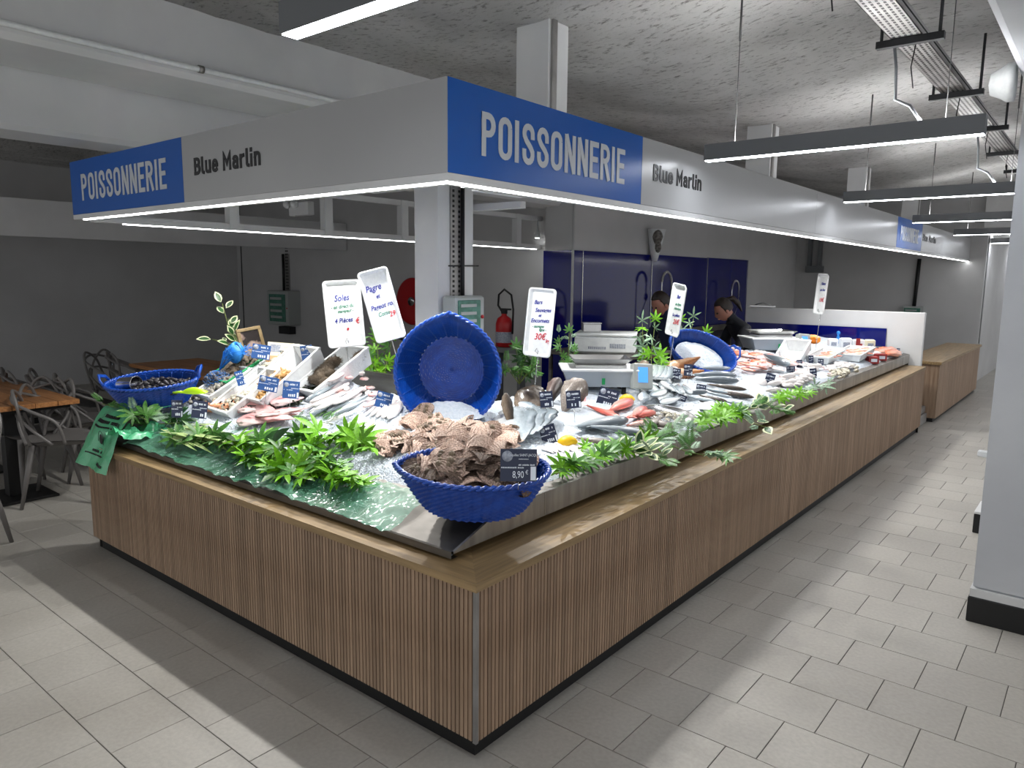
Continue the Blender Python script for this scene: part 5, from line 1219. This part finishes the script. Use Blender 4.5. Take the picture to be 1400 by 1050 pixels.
# ------------------------------------------------------------------ scales and things behind
def scale_(label, c, s=1.0, rz=0):
    xx = Matrix.Rotation(rz, 3, 'Z') @ rh
    m = basis(xx, (0, 0, 1), c) @ Matrix.Scale(s, 4); t = thing('weighing_scale', label, 'scale', mw=m)
    vs = [(-.2, -.14, .03), (.2, -.14, .03), (.2, .14, .03), (-.2, .14, .03), (-.24, -.17, .13), (.22, -.17, .13), (.22, .17, .13), (-.24, .17, .13)]
    MB().add(vs, [(3, 2, 1, 0), (4, 5, 6, 7), (0, 1, 5, 4), (1, 2, 6, 5), (2, 3, 7, 6), (3, 0, 4, 7)]).obj('body', 'plasgrey', t)
    MB().box((-.25, -.18, .13), (.23, .18, .145), bev=.004).obj('cover', 'foam', t)
    for x in (-.15, .15):
        for y in (-.1, .1): MB().lathe([(.015, -.02), (.015, .03)], 12, m=Matrix.Translation((x, y, 0))).obj('foot', 'kick', t)
    MB().box((-.16, -.12, .145), (.16, .12, .165)).obj('platform', 'steel2', t)
    vs = []
    for x, y, z in ((.15, .11, .167), (.19, .15, .205), (.182, .142, .205), (.142, .102, .172)): vs += [(-x, -y, z), (x, -y, z), (x, y, z), (-x, y, z)]
    MB().add(vs, [(3, 2, 1, 0)]+[(4*r+i, 4*r+(i+1) % 4, 4*r+4+(i+1) % 4, 4*r+4+i) for r in range(3) for i in range(4)]+[(12, 13, 14, 15)]).obj('pan', 'steel2', t)
    d = MB(); dm = Matrix.Translation((.20, -.16, .02)) @ Matrix.Rotation(-.25, 4, 'X') @ Matrix.Rotation(.3, 4, 'Z')
    d.box((-.02, -.05, .0), (.11, .0, .16), 0, dm, .006).obj('display_head', 'electric', t)
    MB().box((.01, -.053, .04), (.075, -.0495, .135), 0, dm).obj('screen', 'lcd', t)
    MB().box((.0, -.1795, .05), (.02, -.172, .09)).obj('sticker', 'green', t)
c = atd(818, 531, 4.85)
scale_('grey weighing scale with blue display and steel pan in mid stall', Vector((c.x, c.y, c.z)), 1.02, 0)
st_ = thing('stand_block', 'low white block under the nearest weighing scale', 'block', (c.x, c.y, .62)); MB().box((-.3, -.22, 0), (.2, .2, c.z-.02-.62), bev=.01).obj('body', 'foam', st_)
c = atd(1052, 481, 7.3); scale_('grey weighing scale with steel pan near the white divider', c, 1.05, .1)
st_ = thing('stand_block', 'dark block under the far weighing scale', 'block', (c.x, c.y, .62)); MB().box((-.25, -.2, 0), (.2, .2, c.z-.02-.62), bev=.01).obj('body', 'kick', st_)
c = atd(832, 480, 6.0); m = basis(rh+tocam*.2, (0, 0, 1), c)
t = thing('foam_box', 'closed white foam box with print behind the first scale', 'box', mw=m)
MB().box((-.26, -.18, 0), (.22, .18, .13), bev=.012).obj('body', 'foam', t); MB().box((-.265, -.185, .13), (.225, .185, .155), bev=.008).obj('lid', 'foam', t)
pr = MB()
for i in range(9): pr.box((-.15+i*.016, -.1815, .03), (-.14+i*.016, -.1805, .05)).box((.02+i*.014, -.1815, .04), (.03+i*.014, -.1805, .075))
pr.obj('print', 'printg', t)
t = thing('steel_tin', 'square steel container on top of the closed foam box', 'container', mw=basis(rh, (0, 0, 1), c+Vector((-.12, -.08, .155)))); MB().box((-.07, -.07, 0), (.07, .07, .07), bev=.006).obj('body', 'steel2', t); MB().box((-.075, -.075, .07), (.075, .075, .078)).obj('lid', 'steel2', t)
t = thing('work_shelf', 'steel shelf behind the display carrying the foam box', 'shelf', (c.x, c.y, 0)); MB().box((-.45, -.3, c.z-.03), (.35, .45, c.z-.002), bev=.004).obj('top', 'steel', t)
for x in (-.4, .3):
    for y in (-.25, .4): MB().tube([(x, y, 0), (x, y, c.z-.03)], .018).obj('leg', 'steel', t)
# far end goods
def gbox(u, v, d_, w_, l_, h_, lab, mt='foam', rz=0, tilt=.1): return foam_box(lab, atd(u, v, d_), w_, l_, h_, rz, tilt, mt, 'foam_box' if mt == 'foam' else 'plastic_crate', 'boxes at the far end')
gd = lambda u, v: depth_of(surf(u, v))
t, m = gbox(1085, 492, gd(1085, 495), .24, .34, .11, 'white foam box standing tilted below the orange container', tilt=.5)
t, m = gbox(1128, 492, gd(1128, 497), .22, .5, .06, 'flat white tray of smoked fish, left of the two', tilt=.08)
for i in range(5):
    o = thing('fillet', 'salmon-coloured smoked fillet on the flat white tray', 'fish', mw=m @ Matrix.Translation((-.06+.03*(i % 3), -.18+.08*i, .04)) @ Matrix.Scale(.16, 4), group='smoked fillets'); [put(d, k, o) for k, d in FI['fils'].items()]
t, m = gbox(1168, 488, gd(1168, 493), .26, .55, .06, 'flat white tray with orange smoked fish, right of the two', tilt=.08)
for i in range(6):
    o = thing('fillet', 'orange smoked fillet on the right-hand white tray', 'fish', mw=m @ Matrix.Translation((-.09+.05*(i % 3), -.2+.08*i, .04)) @ Matrix.Scale(.17, 4), group='orange smoked fillets'); [put(d, k, o) for k, d in FI['fils'].items()]
def small(lab, name, cat, u, v, mk, dd=0):
    P = surf(u, v, .0); t = thing(name, lab, cat, mw=basis(rh, (0, 0, 1), P)); mk(t); return t
small('bright orange plastic container near the far scale', 'container', 'container', 1106, 470, lambda t: (MB().box((-.1, -.06, 0), (.1, .06, .1), bev=.03).obj('body', 'orange', t), MB().tube([(-.06, -.06, .05), (0, -.11, .08), (.06, -.06, .05)], .015).obj('spout', 'orange', t)))
small('blue plastic bag clip among the far packets', 'bag_clip', 'clip', 1145, 472, lambda t: (MB().ball((0, 0, .06), (.02, .02, .07), 10).ball((0, 0, .14), .022, 8).obj('clip', 'net', t)))
for u, v, lb in ((1138, 476, 'white packet left of the blue clip'), (1155, 478, 'white packet right of the blue clip'), (1172, 480, 'cream packet behind the right white tray'), (1188, 478, 'pale peach packet near the end of the tray')):
    def mk(t, s=rnd.uniform(.9, 1.2)): MB().box((-.05*s, -.03, 0), (.05*s, .03, .11*s), bev=.012).obj('pouch', 'paperw' if 'white' in lb else 'paper', t); MB().box((-.03*s, -.032, .03), (.03*s, -.030, .07*s)).obj('print', 'redc' if 'cream' in lb else 'printg', t)
    small(lb, 'packet', 'packet', u, v, mk)
small('upright dark red tag standing by the white trays', 'tag', 'tag', 1172, 483, lambda t: (MB().box((-.022, -.003, .02), (.022, .003, .16)).obj('card', 'redc', t), MB().tube([(0, 0, -.02), (0, 0, .03)], .003).obj('pin', 'steel2', t)))
for i, (u, v) in enumerate(((1192, 497), (1203, 493))): small(('nearer', 'farther')[i]+' dark red box in front of the last tray', 'packet', 'packet', u, v, lambda t: (MB().box((-.05, -.04, 0), (.05, .04, .07), bev=.004).obj('box', 'redc', t), MB().box((-.03, -.042, .02), (.03, -.04, .05)).obj('print', 'print', t)))
for i, (u, v) in enumerate(((1205, 484), (1215, 482), (1222, 486), (1195, 486), (1150, 500), (1140, 504), (1160, 502))):
    fish('fils' if i < 3 else 'filw', (u-8, v+2), (u+8, v-2), 'orange strip of smoked fish on the end tray' if i < 3 else 'white strip of fish near the far boxes', 'far orange strips' if i < 3 else 'far white strips', name='fillet', sc=1)
patch('clamw', 'pale shellfish in the loose row before the far white trays', 'pale shellfish at the far end', 'shellfish', [(1150, 510), (1165, 506), (1140, 514), (1155, 514)], 50, .04, .01, 8, 'shellfish')
for i in range(14): fish('slimg', (1128+rnd.uniform(0, 50), 503+rnd.uniform(-2, 6)), (1136+rnd.uniform(0, 50), 500+rnd.uniform(-2, 5)), 'tiny silver fish scattered before the far white trays', 'tiny silver fish', lift=.01, sc=.8, Lk=.5)
# ------------------------------------------------------------------ spring taps
for u, v, lb in ((912, 372, 'spring kitchen tap arching behind the left fishmonger'), (1006, 384, 'spring kitchen tap arching behind the right fishmonger')):
    P = at(u, v, x=-2.98); t = thing('spring_tap', lb, 'tap', (-2.98, P.y, .9)); h = P.z-.9; r = .13
    pts = [(0, -r, 0), (0, -r, h-r)]+[(0, -r*math.cos(a), h-r+r*math.sin(a)) for a in [PI*i/12 for i in range(1, 13)]]+[(0, r, h-r-.18)]
    MB().tube(pts, .008, 8).obj('hose', 'steel2', t)
    co = []; tot = len(pts)-1
    for i in range(360):
        f = 1+(tot-1.3)*i/360; k = int(f); p = Vector(pts[k]).lerp(Vector(pts[min(k+1, tot)]), f-k); d = (Vector(pts[min(k+1, tot)])-Vector(pts[k])).normalized(); s = Vector((1, 0, 0)); n2 = d.cross(s); a = i*.9
        co.append(p+s*math.cos(a)*.017+n2*math.sin(a)*.017)
    MB().tube(co, .003, 5).obj('spring', 'steel2', t)
    MB().tube([(0, -r, -.02), (0, -r, .1)], .022, 12).tube([(0, -r, .05), (0, r, h-r-.25)], .006).ball((0, r, h-r-.2), (.03, .03, .05), 10).obj('body', 'steel2', t)
t = thing('sink_bench', 'steel sink bench along the blue wall behind the fishmongers', 'sink', (-3.15, 6.0, 0))
MB().box((0, 0, .86), (.6, 4.4, .9), bev=.004).box((.02, 0, .9), (.04, 4.4, .98)).obj('top', 'steel', t)
for x in (.05, .55):
    for y in (.1, 2.2, 4.3): MB().tube([(x, y, 0), (x, y, .86)], .02).obj('leg', 'steel', t)
small_ = thing('wall_tray', 'small steel tray on top of the white divider', 'tray', (-1.9, 7.5, 1.316)); MB().box((-.15, -.035, 0), (.15, .035, .03), bev=.004).tube([(-.1, 0, .03), (0, 0, .06), (.1, 0, .03)], .006).obj('body', 'steel2', small_)

# ------------------------------------------------------------------ people
def person(label, pos, heading, joints, ht, cloth, pony, turn=0):
    """joints in metres, x forwards, y to the person's left; grown with the skin modifier, pelvis as root"""
    J = {k: Vector(v[:3]) for k, v in joints.items()}; Rr = {k: v[3] for k, v in joints.items()}
    names = list(J); idx = {n: i for i, n in enumerate(names)}; ed = []
    for n in names:
        p = joints[n][4]
        if p: ed.append((idx[p], idx[n]))
    me = bpy.data.meshes.new('figure'); me.from_pydata([J[n] for n in names], ed, [])
    o = bpy.data.objects.new('figure', me); col.objects.link(o)
    sk = o.modifiers.new('s', 'SKIN'); sk.branch_smoothing = .4
    for i, n in enumerate(names): me.skin_vertices[0].data[i].radius = (Rr[n], Rr[n]*(joints[n][5] if len(joints[n]) > 5 else 1)); me.skin_vertices[0].data[i].use_root = (n == 'pelvis')
    ss = o.modifiers.new('u', 'SUBSURF'); ss.levels = 2
    nm = bpy.data.meshes.new_from_object(o.evaluated_get(bpy.context.evaluated_depsgraph_get())); bpy.data.objects.remove(o)
    nm.materials.clear(); nm.materials.append(M[cloth]); nm.materials.append(M['skin']); nm.materials.append(M['kick'])
    wr = [J['lwrist'], J['rwrist']]; nk = J['neck']; hd = J['head']
    for p in nm.polygons:
        c = p.center; p.use_smooth = True
        if (c-hd).length < (c-nk).length*1.0 or min((c-w_).length for w_ in wr) < .02 or any((c-J[s+'wrist']).length < (c-J[s+'elbow']).length*.18 for s in 'lr') or any((c-J[n]).length < .03 for n in names if 'finger' in n or 'hand' in n or 'thumb' in n): p.material_index = 1
        elif c.z < .09: p.material_index = 2
    nm.name = 'body'
    t = thing('person', label, 'person', pos, heading); put(nm, 'body', t)
    R_ = joints['head'][3]; hm = Matrix.Translation(hd) @ Matrix.Rotation(turn, 4, 'Z') @ Matrix.Rotation(.55, 4, 'Y')
    def hf(p):
        q_ = Vector((p.x, p.y, p.z))
        if q_.z < 0: q_.x += .10*-q_.z; q_.y *= 1-.28*-q_.z
        g = math.exp(-((p.y/.16)**2+((p.z+.12)/.22)**2))*(1 if p.x > 0 else 0); q_.x += .26*g
        for s in (-1, 1): q_.x -= .07*math.exp(-(((p.y-s*.36)/.16)**2+((p.z-.08)/.13)**2))*(1 if p.x > 0 else 0)
        q_.x += .07*math.exp(-((p.y/.28)**2+((p.z+.52)/.09)**2))*(1 if p.x > 0 else 0)
        return q_
    hd_ = MB().ball((0, 0, 0), (.095, .078, .118), 40, 0, hm, hf).obj('head', 'skin', t)
    for s in (-1, 1):
        MB().ball((.088, s*.029, .012), (.012, .013, .009), 8, 0, hm).obj('eye', 'eye', hd_)
        MB().ball((-.004, s*.078, -.01), (.02, .01, .03), 10, 0, hm).obj('ear', 'skin', hd_)
    MB().ball((.089, 0, -.062), (.012, .026, .007), 8, 0, hm).obj('mouth', 'claw', hd_)
    hb = MB().ball((-.015, 0, .022), (.102, .088, .118), 30, 0, hm, lambda p: Vector((min(p.x, .62) if p.z < .55 else p.x, p.y, p.z if p.z > -.45 else -.45)) if p.x < .45 or p.z > .5 else Vector((.45, p.y, max(p.z, .45))))
    if pony: hb.tube([hm @ Vector((-.09, 0, .07)), hm @ Vector((-.15, 0, .06)), hm @ Vector((-.18, 0, -.03)), hm @ Vector((-.17, .01, -.12))], [.028, .034, .028, .008], 12).ball((-.10, 0, .07), .03, 10, 0, hm)
    hb.obj('hair', 'hair', t)
    MB().tube([J['neck']+Vector((-.01, 0, -.035)), J['neck']+Vector((0, 0, .0))], [.085, .066], 20).obj('collar', cloth, t)
    return t
def body_j(lean, hz_, fwd):
    # lean: hip-to-neck direction
    d = {}
    d['pelvis'] = (0, 0, .80, .135, None, .95)
    c, s = math.cos(lean), math.sin(lean)
    def T(l, y=0, x=0): return (l*s+x*c, y, .80+l*c-x*s)
    d['waist'] = (*T(.16), .125, 'pelvis', .85); d['chest'] = (*T(.33), .15, 'waist', .85); d['upper'] = (*T(.44), .12, 'chest', .85)
    n = T(.53); d['neck'] = (*n, .055, 'upper'); d['head'] = (n[0]+.055+fwd, 0, n[2]+.10, .072, 'neck')
    for q_, s_ in (('l', 1), ('r', -1)):
        sh = T(.42, .17*s_); d[q_+'shoulder'] = (*sh, .066, 'upper')
        el = (sh[0]+.10, .22*s_, sh[2]-.25); d[q_+'elbow'] = (*el, .05, q_+'shoulder')
        w_ = (el[0]+.21, .13*s_, el[2]-.06); d[q_+'wrist'] = (*w_, .029, q_+'elbow')
        hnd = (w_[0]+.055, .12*s_, w_[2]-.012); d[q_+'hand'] = (*hnd, .03, q_+'wrist', .6)
        for k in range(4):
            y = hnd[1]+(-.027+.018*k); ln = (.062, .072, .068, .052)[k]
            d[f'{q_}finger{k}a'] = (hnd[0]+.035, y, hnd[2]-.004, .009, q_+'hand'); d[f'{q_}finger{k}b'] = (hnd[0]+.035+ln*.55, y, hnd[2]-.022, .008, f'{q_}finger{k}a'); d[f'{q_}finger{k}c'] = (hnd[0]+.035+ln*.7, y, hnd[2]-.05, .007, f'{q_}finger{k}b')
        d[q_+'thumba'] = (hnd[0]-.005, hnd[1]-s_*.04, hnd[2]-.01, .01, q_+'hand'); d[q_+'thumbb'] = (hnd[0]+.03, hnd[1]-s_*.055, hnd[2]-.03, .008, q_+'thumba')
        d[q_+'hip'] = (.0, .09*s_, .74, .095, 'pelvis'); d[q_+'knee'] = (.02, .10*s_, .42, .06, q_+'hip'); d[q_+'ankle'] = (-.01, .10*s_, .07, .04, q_+'knee'); d[q_+'toe'] = (.14, .11*s_, .03, .032, q_+'ankle')
    return d
hl = math.atan2(-rh.y, -rh.x)                                 # heading towards the picture's left
# the left fishmonger: head at (904,414)
h1 = atd(903, 416, 7.6); jj = body_j(.28, 0, .03); off = Matrix.Rotation(hl+.5, 3, 'Z') @ Vector((jj['head'][0], 0, 0))
person('fishmonger in dark blue with dark hair, partly behind a tray sign, looking down', (h1.x-off.x, h1.y-off.y, h1.z-jj['head'][2]), hl+.5, jj, 1.6, 'cloth2', False)
h2 = atd(989, 424, 8.0); jj = body_j(.62, 0, .06); off = Matrix.Rotation(hl+.15, 3, 'Z') @ Vector((jj['head'][0], 0, 0))
person('fishmonger in black with a ponytail bending forward before the blue wall', (h2.x-off.x, h2.y-off.y, h2.z-jj['head'][2]), hl+.15, jj, 1.6, 'cloth', True)

# ------------------------------------------------------------------ hanging green bag and its neighbour
A, B, C_, Dd = at(141, 556, y=.12), at(181, 568, y=.12), at(152, 649, y=-.04), at(112, 630, y=-.04)
A2, B2_ = A+Vector((.02, .22, .03)), B+Vector((.02, .22, .03))
def bagf(a, b):
    if b < .2: f = b/.2; P = (A2.lerp(B2_, a)).lerp(A.lerp(B, a), f)
    else: f = (b-.2)/.8; P = A.lerp(B, a).lerp(Dd.lerp(C_, a), f); P = P+Vector((0, -.03*math.sin(PI*min(f*3, 1)/2), 0))
    return P+Vector((0, .008*math.sin(9*a+4*b)+.006*nz(a, b, 5, 1), .004*nz(a, b, 6, 2)))
t = thing('plastic_bag', 'printed green plastic bag hanging over the left corner of the bench', 'bag', (0, 0, 0))
MB().grid(bagf, 30, 50).obj('bag', 'bag', t)
pr = MB()
def onbag(a0, a1, b0, b1):
    vs = [bagf(a, b)+Vector((0.002, -.006, 0)) for a, b in ((a0, b0), (a1, b0), (a1, b1), (a0, b1))]; pr.add(vs+[v+Vector((0, .002, 0)) for v in vs], [(0, 1, 2, 3), (7, 6, 5, 4), (0, 4, 5, 1), (1, 5, 6, 2), (2, 6, 7, 3), (3, 7, 4, 0)])
for row, (b0, hh, n, a0, a1) in enumerate(((.26, .04, 10, .3, .7), (.34, .04, 18, .15, .85), (.42, .022, 26, .15, .85), (.74, .03, 6, .35, .65), (.80, .018, 12, .2, .75), (.90, .03, 4, .6, .85))):
    for i in range(n):
        x = a0+(a1-a0)*i/n
        if rnd.random() > .1: onbag(x, x+(a1-a0)/n*.7, b0, b0+hh)
pr.obj('print', 'kick', t)
em = MB(); cc = bagf(.5, .60)+Vector((.003, -.01, 0))
em.ball(cc, (.022, .002, .034), 16); em.tube([cc+Vector((.034*math.cos(q), -.001, .05*math.sin(q))) for q in [6.283*i/24 for i in range(25)]], .0016, 5); em.obj('emblem', 'kick', t)
q = surf(196, 590, .03); t = thing('plastic_bag', 'second crumpled green plastic bag lying beside the hanging one', 'bag', q)
MB().grid(lambda a, b: Vector(((a-.5)*.26, (b-.6)*.26, -.06*b*(1-b)+.05*nz(a*2, b*2, 3, 7)+.03*math.sin(PI*a))), 30, 24).obj('bag', 'bag', t)

# ------------------------------------------------------------------ tables and chairs at the left
def table(label, x0, x1, y0, y1, peds):
    t = thing('dining_table', label, 'table', (x0, y0, 0), 0, 'wooden tables with black pedestals')
    n = max(4, round((y1-y0)/.14)); w_ = (y1-y0)/n
    for i in range(n): MB().box((0, i*w_, .705), (x1-x0, (i+1)*w_-.004, .74), bev=.002).obj('board', 'table', t)
    MB().box((.05, .05, .68), (x1-x0-.05, y1-y0-.05, .704)).obj('underframe', 'tbase', t)
    for px_, py_ in peds:
        pd = MB().box((px_-x0-.05, py_-y0-.05, .02), (px_-x0+.05, py_-y0+.05, .68), bev=.004).obj('pedestal', 'tbase', t)
        MB().box((px_-x0-.22, py_-y0-.22, 0), (px_-x0+.22, py_-y0+.22, .02), bev=.004).obj('foot_plate', 'tbase', pd)
table('wooden plank table with black pedestal feet at the left edge', -6.1, -4.28, -.32, .40, [(-4.66, .05), (-5.7, .05)])
q = at(176, 497, z=.74); table('farther wooden table behind the left blue basket', q.x, q.x+1.5, q.y, q.y+.75, [(q.x+.4, q.y+.37), (q.x+1.1, q.y+.37)])
def mk_chair():
    t = thing('moulded_chair', 'x', 'chair', (0, 0, 0), 0, 'grey moulded chairs with looped backs')
    def sg(a, b):
        x, y = (a-.5)*2, (b-.5)*2; k = math.sqrt(max(0, 1-.5*y*y)); kk = math.sqrt(max(0, 1-.5*x*x))
        return Vector((x*k*.24, y*kk*.23, .455+.03*max(abs(x*k), abs(y*kk))**3+(.02 if b > .5 else 0)*0))
    MB().grid(sg, 16, 16).grid(lambda a, b: sg(a, b)-Vector((0, 0, .03*(1-max(abs(2*a-1), abs(2*b-1))**4)+.004)), 16, 16).obj('seat', 'chair', t)
    for sx_ in (-1, 1):
        MB().tube([(sx_*.17, -.17, .45), (sx_*.20, -.20, .2), (sx_*.215, -.215, 0)], [.024, .017, .012], 10).obj('leg', 'chair', t)
        MB().tube([(sx_*.17, .16, .45), (sx_*.20, .21, .2), (sx_*.21, .25, 0)], [.024, .017, .012], 10).obj('leg', 'chair', t)
    loops = [
        [(-.26, -.06, .46), (-.285, -.02, .62), (-.27, .12, .70), (-.19, .25, .76), (0, .29, .80), (.19, .25, .76), (.27, .12, .70), (.285, -.02, .62), (.26, -.06, .46)],
        [(-.19, .17, .45), (-.22, .20, .60), (-.24, .22, .76), (-.15, .26, .84), (0, .25, .76), (.10, .25, .60), (.16, .2, .45)],
        [(.19, .17, .45), (.22, .20, .60), (.24, .22, .76), (.15, .26, .84), (0, .27, .74), (-.10, .25, .58), (-.16, .2, .45)],
        [(-.25, .02, .46), (-.24, .15, .58), (-.1, .26, .66), (.1, .26, .66), (.24, .15, .58), (.25, .02, .46)]]
    for lp_ in loops:
        P = [Vector(p) for p in lp_]; sm_ = []
        for i in range(len(P)-1):
            p0_, p1_, p2_, p3_ = P[max(i-1, 0)], P[i], P[i+1], P[min(i+2, len(P)-1)]
            for k in range(5):
                u = k/5; sm_.append(.5*((2*p1_)+(p2_-p0_)*u+(2*p0_-5*p1_+4*p2_-p3_)*u*u+(3*p1_-p0_-3*p2_+p3_)*u**3))
        sm_.append(P[-1]); MB().tube(sm_, .0115, 8).obj('back_loop', 'chair', t)
    return t
ch0 = mk_chair()
def chair_at(u, v, z, rz, lab, first=False):
    P = at(u, v, z=z); m = Matrix.Translation((P.x, P.y, 0)) @ Matrix.Rotation(rz, 4, 'Z')
    if first: ch0.matrix_world = m; ch0['label'] = lab
    else: dup(ch0, m, lab)
chair_at(88, 600, .45, 2.6, 'grey moulded chair standing between the table and the green bag', True)
chair_at(38, 592, .45, .3, 'grey moulded chair tucked under the near table behind its pedestal')
chair_at(60, 563, .45, 3.0, 'grey moulded chair, left one of the two at the far side of the table')
chair_at(95, 566, .45, 2.8, 'grey moulded chair, right one of the two at the far side of the table')
chair_at(132, 575, .45, 2.9, 'grey moulded chair half hidden by the green bag')
chair_at(-85, 655, .45, .4, 'grey moulded chair cut by the left picture edge, one leg showing')
chair_at(165, 530, .45, 2.2, 'dark grey moulded chair behind the left end of the mussel basket')
chair_at(190, 530, .45, 2.9, 'grey moulded chair between the mussel basket and the far table')
t = thing('black_bench', 'low black bench seen behind the chairs at the left', 'bench', (at(100, 556, z=.35).x-.2, at(100, 556, z=.35).y, 0))
MB().box((-1.2, 0, .33), (1.6, .3, .40), bev=.01).obj('seat', 'tbase', t)
for x in (-1.1, 1.5): MB().box((x-.03, .05, 0), (x+.03, .25, .33)).obj('leg', 'tbase', t)
